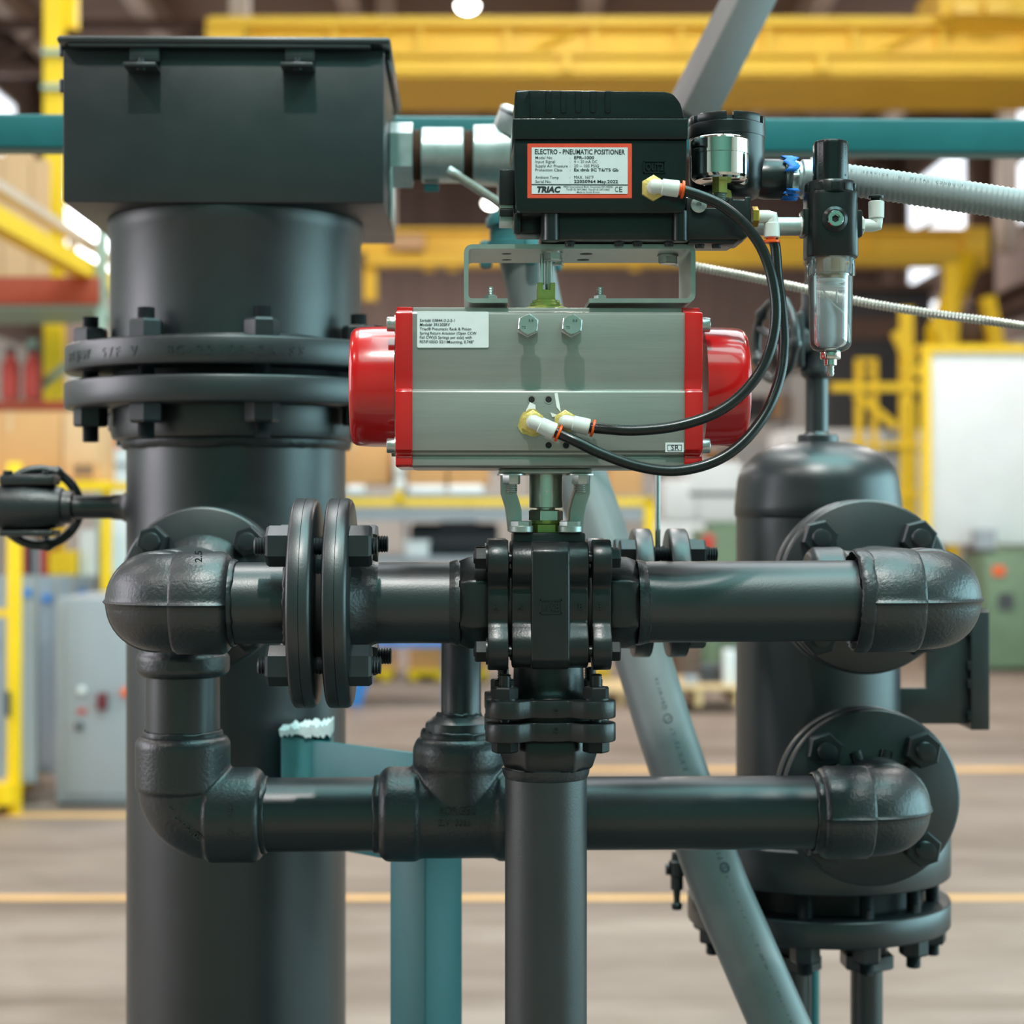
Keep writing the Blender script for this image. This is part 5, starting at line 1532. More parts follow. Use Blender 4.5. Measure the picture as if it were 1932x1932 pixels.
# ---------------------------------------------------------------- right vessel
YV = 0.742
kv_ = K(1543, YV)
vcx = W(1543, 966, YV).x
VC = V((XR, YV, 0))
rv = 153 * kv_
def vz(py): return W(1543, py, YV).z
t = thing('separator_vessel', 'dark domed pressure vessel standing at right behind the large elbow', 'vessel', V((XR, YV, 0)))
zf_t, zf_b = HC - 0.505, HC - 0.570
bm = nb(); cyl(bm, VC + Z_ * (zf_t - 0.005), VC + Z_ * vz(968), rv, 80); part('shell', bm, PAINT, t)
zd0 = vz(972); zd1 = vz(833)
prof = [(zd0 - 0.004, rv), (zd0, rv + 0.003), (vz(955), rv + 0.003), (vz(918), rv * 0.995)]
hh = zd1 - vz(918)
for i in range(1, 13):
    a = PI / 2 * i / 13
    prof.append((vz(918) + hh * math.sin(a), rv * 0.995 * math.cos(a) ** 0.72))
prof += [(zd1, 0.03), (zd1, 0)]
bm = nb(); lathe(bm, VC, Z_, prof, 80); part('dome', bm, PAINT, t, sharp=60)
bm = nb(); weld_bm(bm, VC + Z_ * (vz(955) - 0.004), Z_, rv - 0.001, 0.008, 44, 120, 0.5); part('weld_bead', bm, WELD, t)
bm = nb(); cyl(bm, VC + Z_ * (zd1 - 0.004), VC + Z_ * vz(820), 38 * kv_, 32, ch=0.002); part('top_boss', bm, PAINT, t)
RV = 246 * kv_ * 0.995
bm = nb(); flange_bm(bm, VC + Z_ * zf_b, VC + Z_ * zf_t, RV, seg=128, ch=0.003); part('upper_flange', bm, PAINT, t)
zg_t, zg_b = HC - 0.6085, HC - 0.649
bm = nb(); flange_bm(bm, VC + Z_ * zg_b, VC + Z_ * zg_t, RV, seg=128, ch=0.003); part('lower_flange', bm, PAINT, t)
bm = nb(); cyl(bm, VC + Z_ * zg_t, VC + Z_ * zf_b, RV * 0.76, 64); part('gasket_ring', bm, HOLE, t)
NVs, SVs = nut_me(0.0225, 0.026), stud_me(0.0115, zf_t - zg_b + 0.09)
for i in range(12):
    a = math.radians(-17 + 30 * i)
    d = V((math.sin(a), -math.cos(a), 0)) * RV * 0.86
    inst('nut', NVs, t, VC + d + Z_ * zg_b, -Z_, V((math.cos(a + i), math.sin(a + i), 0)))
    inst('nut', NVs, t, VC + d + Z_ * zf_t, Z_, V((math.cos(a + 2 * i), math.sin(a + 2 * i), 0)))
    inst('stud', SVs, t, VC + d + Z_ * (zg_b - 0.045), Z_)
for E, yr, RR in ((EU, YR1, RN1), (ER, YR2, RN2)):
    bm = nb(); flange_bm(bm, V((XR - 0.004, yr + 0.006, E.z)), V((XR - 0.004, yr + 0.028, E.z)), RR); part('nozzle_flange', bm, PAINT, t)
    bm = nb(); cyl(bm, V((XR, yr + 0.028, E.z)), V((XR, YV - rv + 0.02, E.z)), 0.055, 40); part('nozzle', bm, PAINT, t)
    bm = nb(); cyl(bm, V((XR, yr - 0.001, E.z)), V((XR, yr + 0.007, E.z)), RR * 0.6, 40); part('nozzle_gasket', bm, HOLE, t)
# legs: two threaded pipes under the lower flange
for px, r in ((1635, 30), (1500, 30)):
    p = W(px, 1800, 0.66); k_ = K(px, 0.66)
    bm = nb(); nut_bm(bm, V((p.x, 0.66, zg_b)), -Z_, 44 * k_, 0.034, V((1, 0.2, 0))); lg = part('hex_reducer', bm, PAINT, t)
    bm = nb(); cyl(bm, V((p.x, 0.66, 0)), V((p.x, 0.66, zg_b - 0.01)), r * k_, 32); part('drain_pipe', bm, PAINT, t)
    bm = nb(); nut_bm(bm, V((p.x, 0.66, zg_b - 0.034)), -Z_, 52 * k_, 0.022, V((1, 0.6, 0))); part('union_nut', bm, BRASS if px == 9 else PAINT, lg)
# side bracket plates
Yb = YV + 0.02
zt_, zm_, zb_b = W(1760, 1176, Yb).z, W(1760, 1298, Yb).z, W(1760, 1366, Yb).z
xs = [W(px, 1300, Yb).x for px in (1680, 1748, 1862)]
bm = nb(); prism(bm, [V((x, Yb, z)) for x, z in ((xs[0], zm_), (xs[1], zm_), (xs[1], W(1, 1235, Yb).z), (xs[0], W(1, 1235, Yb).z), (xs[0], W(1, 1150, Yb).z), (xs[2], W(1, 1150, Yb).z), (xs[2], zb_b), (xs[0], zb_b))], V((0, 0.012, 0))); part('web_plate', bm, PAINT, t, bevel=0.001)
bm = nb(); box(bm, (xs[2] - 0.030, Yb - 0.016, zb_b - 0.008), (xs[2], Yb + 0.09, zt_ + 0.02)); part('end_plate', bm, PAINT, t, bevel=0.0015)
for py in (1190, 1255, 1290, 1350):
    p = W(1834, py, Yb)
    bm = nb(); box(bm, (xs[2] - 0.034, Yb - 0.014, p.z - 0.008), (xs[2] - 0.028, Yb, p.z + 0.008)); part('stitch_weld', bm, WELD, t, bevel=0.002)
# top pipe and valve
t = thing('vessel_top_valve', 'black gate valve with handwheel on the pipe above the right vessel dome', 'valve', VC + Z_ * vz(820))
def TV(px, py): 
    p = W(px, py, YV); return p
tcx = V((W(1541, 700, YV).x, YV, 0))
bm = nb(); lathe(bm, tcx, Z_, [(vz(822), 28 * kv_), (vz(818), 24 * kv_), (vz(815), 21.5 * kv_), (vz(712), 21.5 * kv_)], 32); part('pipe', bm, PAINT, t)
bm = nb(); lathe(bm, tcx, Z_, [(vz(716), 22 * kv_), (vz(708), 30 * kv_), (vz(700), 31 * kv_), (vz(690), 28 * kv_), (vz(660), 29 * kv_), (vz(640), 36 * kv_), (vz(600), 36 * kv_), (vz(575), 28 * kv_), (vz(545), 28 * kv_), (vz(535), 24 * kv_), (vz(530), 22 * kv_)], 40); part('body', bm, PAINT_C, t)
bm = nb(); lathe(bm, tcx, Z_, [(vz(532), 21 * kv_), (vz(500), 21 * kv_), (vz(498), 24 * kv_), (vz(487), 24 * kv_), (vz(480), 16 * kv_), (vz(470), 15 * kv_), (vz(470), 0)], 32); part('top_plug', bm, PAINT, t)
ax = V((-0.94, -0.34, 0)).normalized()
b0 = V((tcx.x, YV, vz(645)))
bm = nb(); cyl(bm, b0, b0 + ax * 0.055, 0.024, 24, ch=0.003); part('bonnet', bm, PAINT_C, t)
bm = nb(); box(bm, b0 + ax * 0.034 - V((0.006, 0.03, 0.045)), b0 + ax * 0.034 + V((0.006, 0.03, 0.045))); part('bonnet_flange', bm, PAINT_C, t, bevel=0.005)
bm = nb(); cyl(bm, b0 + ax * 0.05, b0 + ax * 0.085, 0.008, 16); part('spindle', bm, PAINT_C, t)
wc = b0 + ax * 0.075; s_ = V((-ax.y, ax.x, 0))
bm = nb(); pts = []; rr = []
for i in range(80):
    a = 2 * PI * i / 80
    pts.append(wc + 0.062 * (math.cos(a) * s_ + math.sin(a) * Z_)); rr.append(0.0072 + 0.0038 * max(0, math.cos(5 * a + 0.9)) ** 6)
tube(bm, pts, rr, 12, closed=True, up=ax); part('handwheel_rim', bm, PAINT_C, t)
for k in range(5):
    a = 2 * PI * k / 5 + 0.2
    bm = nb(); cyl(bm, wc, wc + 0.061 * (math.cos(a) * s_ + math.sin(a) * Z_), 0.006, 12); part('handwheel_spoke', bm, PAINT_C, t)
# small drain cock left of the vessel flange
YD = YV - 0.02
t = thing('drain_cock', 'small black drain cock hanging left of the vessel flange', 'valve', W(1270, 1650, YD))
def dk(px, py): return W(px, py, YD)
bm = nb(); lathe(bm, dk(1277, 1608), -Z_, [(0, 0.008), (0.012, 0.009), (0.014, 0.013), (0.035, 0.013), (0.038, 0.010), (0.058, 0.010), (0.06, 0.006), (0.078, 0.005), (0.082, 0.009), (0.09, 0.008), (0.092, 0)], 20); part('body', bm, PAINT_C, t)
bm = nb(); cyl(bm, dk(1277, 1635), V((VC.x - RV * 0.9, YD, dk(1277, 1635).z)), 0.010, 16); part('side_pipe', bm, PAINT_C, t)
bm = nb(); cyl(bm, dk(1277, 1640), dk(1258, 1640), 0.004, 12); lv = part('lever', bm, PAINT_C, t)
bm = nb(); cyl(bm, dk(1261, 1640), dk(1256, 1640), 0.009, 14); part('lever_knob', bm, PAINT_C, lv)
# rear teal leg behind the vessel
pr = W(1530, 1880, 1.0)
t = thing('rear_teal_leg', 'slim teal leg standing behind the pipes under the right vessel', 'post', V((pr.x, 1.0, 0)))
bm = nb(); k_ = K(1530, 1.0); cyl(bm, V((pr.x, 1.0, 0)), V((pr.x, 1.0, zg_b + 0.0)), 16 * k_, 28); part('tube', bm, TEAL, t)
bm = nb(); box(bm, (pr.x - 0.05, 0.95, 0), (pr.x + 0.05, 1.05, 0.01)); part('foot_plate', bm, TEAL, t, bevel=0.002)
# ---------------------------------------------------------------- the hall's equipment, far to near
def bb(name, m, parent, x0, y0, x1, y1, d, depth, bevel=0.0, label=None, bm=None):
    b_ = bm or nb()
    lo = B(x0, y1, d); hi = B(x1, y0, d)
    wd = (hi - lo).dot(RT); ht = hi.z - lo.z
    v = []
    for i in (0, 1):
        for j in (0, 1):
            for k in (0, 1):
                v.append(b_.verts.new(lo + RT * wd * i + FW * depth * j + UP * ht * k))
    for f in ((0, 1, 3, 2), (4, 6, 7, 5), (0, 4, 5, 1), (2, 3, 7, 6), (0, 2, 6, 4), (1, 5, 7, 3)):
        b_.faces.new([v[i] for i in f])
    return part(name, b_, m, parent, bevel=bevel, label=label) if name else b_

def bt(name, label, cat, px, d, group=None, z=0.0):
    p = B(px, fy(d, z), d)
    return thing(name, label, cat, p, group)

def fl(d): return fy(d, 0)
def bar(name, m, parent, p0, p1, t):
    bm = nb()
    x, y, z = frame(p1 - p0)
    a = [p0 + (x * i + y * j) * t for i, j in ((-1, -1), (1, -1), (1, 1), (-1, 1))]
    prism(bm, a, p1 - p0)
    return part(name, bm, m, parent)

# -- upper crane bridge
t = thing('bridge_crane', 'large yellow overhead crane girder spanning the top of the picture', 'crane', R(0, 20, 5.9))
zt, zm, zb = 6.88, 6.33, 6.33
bm = nb(); rbox(bm, -3.3, 9.0, 20.0, 20.05, 6.33, 6.80); part('web_plate', bm, CRANE, t)
bm = nb(); rbox(bm, -3.3, 9.0, 19.82, 20.1, 6.80, 6.90); part('top_flange', bm, CRANE, t)
bm = nb(); rbox(bm, -3.3, 9.0, 19.9, 20.05, 6.50, 6.54); part('rail', bm, CRANE, t)
bm = nb(); rbox(bm, -3.3, 9.0, 20.05, 21.7, 6.30, 6.36); part('underside_plate', bm, CRANE, t)
bm = nb(); rbox(bm, -3.3, 9.0, 21.7, 21.8, 6.30, 7.3); part('far_web_plate', bm, CRANE, t)
for i in range(13):
    x = -2.9 + i * 0.95
    bm = nb(); rbox(bm, x - 0.035, x + 0.035, 19.9, 20.0, 6.54, 6.80); part('stiffener', bm, CRANE, t)
for x in (-2.2, 0.6, 3.4, 6.4):
    bm = nb(); rbox(bm, x - 0.05, x + 0.05, 19.92, 20.0, 6.33, 6.50); part('lower_stiffener', bm, CRANE, t)
for x in (-1.8, 0.2, 4.0, 5.6):
    bm = nb(); cyl(bm, R(x, 19.92, 6.54), R(x + 0.5, 19.92, 6.79), 0.03, 8); part('brace', bm, CRANE, t)
for x in (-3.1, 8.8):
    bm = nb(); rbox(bm, x - 0.1, x + 0.1, 20.6, 20.9, 6.9, CZ); part('hanger', bm, BEAMM, t)
    bm = nb(); rbox(bm, x - 0.25, x + 0.25, 19.9, 21.8, 6.36, 6.9); part('end_truck', bm, CRANE, t)
t = thing('hoist_trolley', 'yellow hoist trolley riding on the crane at the top right corner', 'hoist', R(5.2, 19.9, 7.0))
bb('frame', CRANE, t, 1775, -45, 1932 + 60, 28, 19.6, 1.2)
for px in (1800, 1862):
    bb('drum_box', mat('bright hoist yellow', (255, 205, 70), 0.4, var=0.05) if px == 1800 else MATS['bright hoist yellow'], t, px, 2, px + 42, 24, 19.45, 0.15)
# -- lower, farther crane
t = thing('runway_crane', 'farther yellow crane bridge showing below the teal beam', 'crane', B(1270, 500, 31))
bb('web_plate', CRANE, t, 640, 436, 1862, 476, 31, 0.06)
bb('top_flange', CRANE, t, 640, 430, 1862, 437, 30.85, 0.4)
bb('bottom_flange', CRANE, t, 690, 476, 1862, 500, 30.8, 0.5)
bb('end_leg', CRANE, t, 686, 500, 710, 566, 31, 0.3)
bb('end_truck', CRANE, t, 1820, 428, 1866, 505, 30.9, 0.6)
bb('control_box', TANB, t, 738, 442, 800, 470, 30.6, 0.3)
for px in (800, 845, 1000, 1190): bb('cable_clip', CRANE, t, px, 500, px + 18, 510, 30.9, 0.2)
for px in (900, 1240, 1420, 1640): bb('stiffener', CRANE, t, px, 437, px + 8, 476, 30.94, 0.08)
bm = nb(); rbox(bm, 8.3, 8.6, 30.9, 31.3, 5.95, CZ); part('hanger', bm, BEAMM, t)
bm = nb(); rbox(bm, -2.3, -2.0, 30.9, 31.3, 6.3, CZ); part('hanger', bm, BEAMM, t)
# -- runway beams along the sides
def runway(x, z, d0, d1, lab, m):
    t = thing('runway_beam', lab, 'beam', R(x, (d0 + d1) / 2, z))
    bm = nb(); rbox(bm, x - 0.2, x + 0.2, d0, d1, z + 0.32, z + 0.38); part('top_flange', bm, m, t)
    bm = nb(); rbox(bm, x - 0.03, x + 0.03, d0, d1, z + 0.06, z + 0.32); part('web_plate', bm, m, t)
    bm = nb(); rbox(bm, x - 0.2, x + 0.2, d0, d1, z, z + 0.06); part('bottom_flange', bm, m, t)
    for d in (d0 + 1.5, (d0 + d1) / 2, d1 - 1.5):
        bm = nb(); rbox(bm, x - 0.12, x + 0.12, d - 0.12, d + 0.12, 0, z); part('post', bm, m, t)
t = thing('cable_tray', 'yellow overhead tray slanting down behind the left edge of the box', 'tray', R(-2.8, 11, 3.1))
bm = nb(); rbox(bm, -2.86, -2.74, 8.2, 15, 3.03, 3.14); part('side_channel', bm, YEL, t)
bm = nb(); rbox(bm, -2.84, -2.76, 8.2, 15, 3.24, 3.29); part('top_rail', bm, BEAMM, t)
for d in (8.4, 11.6, 14.8):
    bm = nb(); rbox(bm, -2.82, -2.78, d - 0.03, d + 0.03, 3.14, 3.24); part('spacer', bm, BEAMM, t)
for d in (8.4, 14.5):
    bm = nb(); rbox(bm, -2.83, -2.77, d - 0.03, d + 0.03, 0, 3.03); part('post', bm, YEL, t)
runway(7.9, 4.6, 24, 44, 'brown runway beam receding along the right wall', BROWN)
runway(8.3, 3.2, 26, 43, 'lower brown pipe rack beam receding along the right wall', BROWN)

# -- left side
t = bt('jib_post', 'tall yellow steel column at left, behind the junction box', 'column', 98, 13)
bb('column', YEL, t, 82, -150, 115, fl(13) - 6, 13, 0.14)
bb('base_plate', YEL, t, 60, fl(13) - 6, 137, fl(13), 12.9, 0.35)
for yy in (92, 158): bb('collar', RACKG, t, 78, yy, 119, yy + 10, 12.95, 0.22)
bb('cable_tray', YEL, t, 122, -150, 143, 52, 13.1, 0.1)
t = bt('storage_rack', 'pallet rack with an orange beam and pale green uprights at left', 'rack', 100, 12)
for px in (182, -150):
    for dd in (11.9, 12.9): bb('upright', RACKG, t, px, 250, px + 16, fl(dd), dd, 0.08)
for yy in (522, 756): bb('beam', RACKO, t, -150, yy, 186, yy + (52 if yy == 522 else 18), 11.84, 0.06, bevel=0.008)
bb('shelf_deck', RACKG, t, -150, 574, 186, 582, 11.9, 1.0)
bb('shelf_deck', RACKG, t, -150, 774, 186, 780, 11.9, 1.0)
bar('brace', RACKG, t, B(186, 640, 12.0), B(40, 760, 12.8), 0.02)
bar('brace', RACKG, t, B(60, 640, 12.5), B(60, 760, 12.5), 0.03)
t = bt('stacked_boards', 'tan board panels standing on the left rack above the orange beam', 'boards', 40, 12.2, z=2.87)
for px, x1, y0 in ((-140, 4, 292), (6, 58, 285), (60, 88, 300)): bb('board', TANB, t, px, y0, x1, 521, 12.3, 0.1)
for px, nm, m, l in ((20, 'red_canister', REDB, 'red canister on the rack shelf below the orange beam, left one'), (62, 'red_canister', REDB, 'red canister on the rack shelf below the orange beam, right one'), (150, 'white_drum', WHITE, 'white drum on the rack shelf behind the flange')):
    t = thing(nm, l, 'canister', B(px, 755, 12.3))
    bm = nb(); lathe(bm, B(px, 755, 12.4), Z_, [(0, 0.05), (0.01, 0.06), (0.24, 0.06), (0.29, 0.03), (0.32, 0.03)], 20); part('body', bm, m, t)
    bm = nb(); lathe(bm, B(px, 755, 12.4) + Z_ * 0.32, Z_, [(0, 0.035), (0.03, 0.035), (0.04, 0.02)], 16); part('cap', bm, DARK, t)
def carton(lab, x0, y0, x1, y1, d, depth, m=CARD, tape=True, group=None):
    t = thing('cardboard_box', lab, 'box', B((x0 + x1) / 2, y1, d), group)
    bb('carton', m, t, x0, y0, x1, y1, d, depth, bevel=0.008)
    if tape:
        c = (x0 + x1) / 2
        bb('tape', TANB, t, c - 5, y0 - 0.5, c + 5, y0 + (y1 - y0) * 0.3, d - 0.002, 0.004)
    return t
def pallet(lab, x0, x1, ytop, d, depth, m=WOOD, h=0.14, group=None):
    p = B((x0 + x1) / 2, ytop, d)
    t = thing('pallet', lab, 'pallet', p - Z_ * h, group)
    n = 6
    k = 3434 / d
    for i in range(n):
        dd = d + depth * i / n
        bm = nb(); a = B(x0, ytop, d); e = B(x1, ytop, d)
        q = a + FW * (dd - d)
        v = [q, q + (e - a), q + (e - a) + FW * depth / n * 0.8, q + FW * depth / n * 0.8]
        prism(bm, v, -Z_ * 0.02); part('deck_board', bm, m, t)
    for f in (0, 0.46, 0.92):
        a = B(x0, ytop, d).lerp(B(x1, ytop, d), f) - Z_ * 0.02
        bm = nb(); v = [a, a + RT * (x1 - x0) / k * 0.08, a + RT * (x1 - x0) / k * 0.08 + FW * depth * 0.96, a + FW * depth * 0.96]
        prism(bm, v, -Z_ * (h - 0.02)); part('runner', bm, m, t)
    return t
# shelf table carrying the left cartons
t = bt('yellow_work_stand', 'yellow stand under the cardboard boxes behind the small valve at left', 'stand', 90, 10.6)
bb('table_top', YEL, t, -90, 908, 205, 924, 10.4, 0.9)
for px in (192, -80): bb('leg', YEL, t, px, 924, px + 16, fl(10.5), 10.5, 0.06)
for px in (-80, 192): bb('leg', YEL, t, px, 924, px + 15, fl(11.2), 11.2, 0.06)
carton('wide cardboard box on the yellow stand at the left edge', -80, 776, 116, 907, 10.6, 0.6)
carton('pale cardboard box beside the flange bolts', 118, 776, 182, 907, 10.6, 0.5, TANB, False)
t = thing('wooden_tote', 'small brown slotted tote in front of the pale carton', 'box', B(160, 900, 10.5))
bm = nb(); bb(None, CARD, None, 138, 872, 178, 904, 10.45, 0.12, bm=bm); part('body', bm, CARD, t)
for px in (142, 160): bb('slot', BROWN, t, px, 878, px + 12, 896, 10.44, 0.01)
t = bt('white_cabinet', 'white cabinet with a grey band standing left of the column', 'cabinet', 225, 12.5)
bb('body', WHITE, t, 192, 845, 262, fl(12.5), 12.5, 0.5, bevel=0.01)
bb('band', CAB, t, 192, 872, 262, 880, 12.48, 0.02)
bb('orange_cover', ORANGE, t, 194, 826, 262, 846, 12.5, 0.5, bevel=0.02)
# yellow cage of panels
t = bt('yellow_cart', 'yellow tube frame cart holding galvanised panels at the left edge', 'cart', 10, 9)
bb('post', YEL, t, 12, 872, 36, fl(9) + 2, 9.0, 0.065, bevel=0.006)
bb('post', YEL, t, 190, 985, 207, 1130, 11.8, 0.065)
bb('cross_bar', YEL, t, -60, 1150, 14, 1164, 9.02, 0.05)
bb('cross_bar', YEL, t, -60, 900, 14, 918, 9.02, 0.05)
bb('post_clip', DARK, t, 8, 1305, 18, 1352, 8.98, 0.08)
bar('side_rail', YEL, t, B(-30, 1510, 8.9), B(112, 1425, 11.5), 0.055)
bar('base_rail', YEL, t, B(-60, 1500, 8.98), B(26, 1496, 8.98), 0.05)
bm = nb(); a, b_, c_, d_ = B(-60, 1475, 9.05), B(36, 1475, 9.05), B(118, 1405, 12), B(-40, 1405, 12)
prism(bm, [a, b_, c_, d_], -Z_ * 0.03); part('deck', bm, WOOD, t)
t = thing('metal_panels', 'galvanised sheet panels with blue tags standing on the yellow cart', 'panels', B(100, 1460, 10))
for i in range(5):
    f = i / 4
    d = 9.3 + 2.6 * f
    px = 38 + 34 * i + 3 * (i % 2)
    yb = 1478 - 72 * f
    bb('panel', PANEL, t, px - 130, 1086 + 6 * (i % 2), px + 30, yb, d, 0.07, label=None)
    bb('tag', BLUEB, t, px + 4, 1112 + 10 * (i % 3), px + 20, 1126 + 10 * (i % 3), d - 0.02, 0.02)
t = thing('red_stock', 'red and grey packaged stock above the metal panels', 'stock', B(70, 1084, 11.9))
for px, m in ((38, REDB), (50, DARK), (64, CAB), (78, REDB)): bb('package', m, t, px, 1026, px + 11, 1085, 12.2, 0.3)
bb('tray', YEL, t, 92, 1040, 140, 1085, 12.2, 0.4)
bb('tray', WHITE, t, 150, 1000, 190, 1085, 12.3, 0.4)
bb('shelf', RACKG, t, 0, 1086, 240, 1094, 12.15, 0.6)
for px in (0, 222): bb('leg', RACKG, t, px, 1094, px + 10, fl(12.3), 12.3, 0.05)
t = bt('control_cabinet', 'pale grey electrical cabinet with small buttons, standing left of the column', 'cabinet', 180, 9.3)
bb('body', CAB, t, 106, 1128, 330, fl(9.25) - 8, 9.25, 0.75, bevel=0.01)
bb('door', CAB, t, 122, 1140, 318, fl(9.25) - 22, 9.235, 0.015, bevel=0.004)
bb('plinth', DARK, t, 110, fl(9.25) - 8, 326, fl(9.25), 9.28, 0.7)
bb('disconnect_handle', mat('maroon plastic', (100, 30, 40), 0.4, var=0), t, 182, 1308, 200, 1340, 9.19, 0.045, bevel=0.006)
for px, py, m, nm in ((155, 1302, WHITE, 'indicator'), (150, 1370, DARK, 'keyhole')):
    bm = nb(); p = B(px, py, 9.23); lathe(bm, p, -FW, [(0, 0.02), (0.015, 0.02), (0.02, 0.012)], 20); part(nm, bm, m, t)
bb('nameplate', REDB, t, 146, 1338, 162, 1346, 9.225, 0.01)
bm = nb(); p = B(238, 1306, 9.22); lathe(bm, p, -FW, [(0, 0.024), (0.02, 0.024), (0.03, 0.015)], 20); part('orange_button', bm, ORANGE, t)

# -- middle: loaded rack behind the valve
t = bt('yellow_rack', 'long yellow rack rail carrying boxes behind the valve', 'rack', 950, 15)
bb('top_rail', YEL, t, 600, 940, 1234, 954, 15, 0.08)
bb('post', YEL, t, 1216, 938, 1236, fl(15), 15, 0.08)
bb('post', YEL, t, 600, 938, 616, fl(15), 15, 0.08)
bb('post', YEL, t, 1216, 940, 1232, fl(16.4), 16.4, 0.08)
bb('post', YEL, t, 745, 925, 760, 954, 15, 0.06)
bb('shelf', CAB, t, 616, 958, 1216, 982, 15.02, 1.2)
bb('shelf', CAB, t, 616, 1050, 1216, 1062, 15.1, 1.2)
bb('top_deck', CAB, t, 616, 936, 1216, 941, 15.1, 1.3)
for i, (x0, x1, y0, l) in enumerate(((600, 735, 822, 'cardboard box on the rack, beside the red end cap'), (768, 842, 838, 'left cardboard box of the pair under the actuator'), (846, 922, 838, 'right cardboard box of the pair under the actuator'), (1150, 1212, 826, 'brown box on the rack right of the grey conduit'))):
    carton(l, x0, y0, x1, 936 if i == 3 else 914, 15.3, 0.8)
for i, (x0, x1, l) in enumerate(((655, 690, 'white roll under the left rack box'), (772, 840, 'white roll under the middle rack box'), (846, 912, 'white roll under the right rack box'))):
    t = thing('foam_roll', l, 'roll', B((x0 + x1) / 2, 936, 15.3), 'white foam rolls on the rack')
    bm = nb(); c0 = B(x0, 925, 15.3); c1 = B(x1, 925, 15.3)
    cyl(bm, c0, c1, 0.045, 20, ch=0.01); part('roll', bm, WHITE, t)
    bm = nb(); cyl(bm, c0 - RT * 0.01, c1 + RT * 0.01, 0.014, 12); part('core', bm, DARK, t)
t = thing('white_post', 'white padded post between the boxes on the rack', 'post', B(752, 936, 15.2))
bb('pad', WHITE, t, 742, 845, 762, 900, 15.2, 0.1, bevel=0.03); bb('pad', WHITE, t, 742, 902, 764, 925, 15.2, 0.1, bevel=0.03); bb('stem', CAB, t, 748, 840, 756, 938, 15.28, 0.05)
t = thing('dark_motor', 'dark machine lying on the middle shelf of the rack', 'machine', B(860, 1050, 15.3))
bm = nb(); cyl(bm, B(775, 1018, 15.5), B(940, 1018, 15.5), 0.14, 24, ch=0.03); part('body', bm, DARK, t)
bb('foot', DARK, t, 790, 1036, 830, 1050, 15.4, 0.3); bb('foot', DARK, t, 890, 1036, 930, 1050, 15.4, 0.3)
bb('terminal_box', DARK, t, 830, 984, 900, 1000, 15.4, 0.2)
t = thing('white_carton', 'small white carton on the middle shelf near the flange bolts', 'box', B(786, 1050, 15.05))
bb('carton', WHITE, t, 764, 1024, 808, 1050, 15.08, 0.2, bevel=0.01)
bb('lid', WHITE, t, 762, 1020, 810, 1026, 15.06, 0.24)
t = bt('blue_stand', 'blue low steel stand on the floor behind the flange bolts', 'stand', 740, 14)
bb('top', BLUEB, t, 655, 1211, 850, 1221, 14, 0.7)
for px in (668, 836): bb('leg', BLUEB, t, px, 1221, px + 14, fl(14), 14.05, 0.08)
bar('brace', BLUEB, t, B(700, 1240, 14.04), B(668, 1330, 14.04), 0.05)
for x0, x1, l in ((655, 742, 'yellow pallet base at left below the blue bar'), (768, 842, 'yellow pallet base in the middle below the blue bar'), (880, 920, 'yellow pallet base at right below the blue bar'), (1120, 1152, 'yellow pallet base beside the valve outlet')):
    d = 16.2
    t = bt('yellow_skid', l, 'skid', (x0 + x1) / 2, d, 'yellow skids on the far floor')
    bb('deck', YEL, t, x0, 1264, x1, 1276, d, 0.8, bevel=0.01)
    for f in (0.06, 0.72): bb('foot', YEL, t, x0 + (x1 - x0) * f, 1276, x0 + (x1 - x0) * (f + 0.22), fl(d), d, 0.8)
for x0, x1, l in ((660, 738, 'brown box on the left yellow skid'), (772, 838, 'brown box on the middle yellow skid')):
    carton(l, x0, 1224, x1, 1263, 16.3, 0.6, tape=False)
carton('tall brown box stack left of the valve outlet', 880, 1200, 918, 1263, 16.3, 0.6, tape=False)

# -- right middle
t = bt('wrapped_load', 'white wrapped load on the floor behind the middle flanges', 'load', 1280, 20)
for x0, y0, x1, y1 in ((1250, 905, 1330, 985), (1300, 870, 1400, 985), (1236, 985, 1400, fl(20))): bb('bundle', WHITE, t, x0, y0, x1, y1, 20, 1.0, bevel=0.05)
bb('strap', DARK, t, 1300, 928, 1400, 936, 19.99, 0.02)
t = bt('green_press', 'dusty green machine behind the middle flanges', 'machine', 1350, 18)
bb('body', MACHG, t, 1318, 1000, 1400, fl(18), 18, 0.8, bevel=0.02)
bb('column', MACHG, t, 1340, 985, 1396, 1000, 18.1, 0.5); bb('red_cover', REDB, t, 1326, 1008, 1348, 1040, 17.97, 0.05, bevel=0.01)
t = bt('steel_drum', 'rusty brown drum on the floor left of the right vessel', 'drum', 1292, 15)
bm = nb(); c0 = B(1292, fl(15), 15.2); c0.z = 0.0
lathe(bm, c0, Z_, [(0, 0.13), (0.01, 0.14), (0.10, 0.135), (0.11, 0.145), (0.12, 0.135), (0.3, 0.135), (0.31, 0.145), (0.32, 0.135), (0.58, 0.14), (0.6, 0.13)], 28); part('body', bm, BROWN, t)
bm = nb(); lathe(bm, c0 + Z_ * 0.6, Z_, [(0, 0.02), (0.03, 0.02)], 12); part('bung', bm, DARK, t)
pallet('wooden pallet on the floor right of the slanted conduit', 1238, 1400, fy(14, 0.15), 13.5, 1.0)
pallet('wooden pallet on the floor left of the slanted conduit', 1120, 1222, fy(14, 0.13), 14, 1.0)
t = bt('scrap_valve', 'dark valve casting lying on the right pallet', 'casting', 1340, 13.9, z=0.16)
bm = nb(); cyl(bm, B(1318, 1262, 13.9), B(1372, 1262, 13.9), 0.05, 20, ch=0.01); part('body', bm, DARK, t)
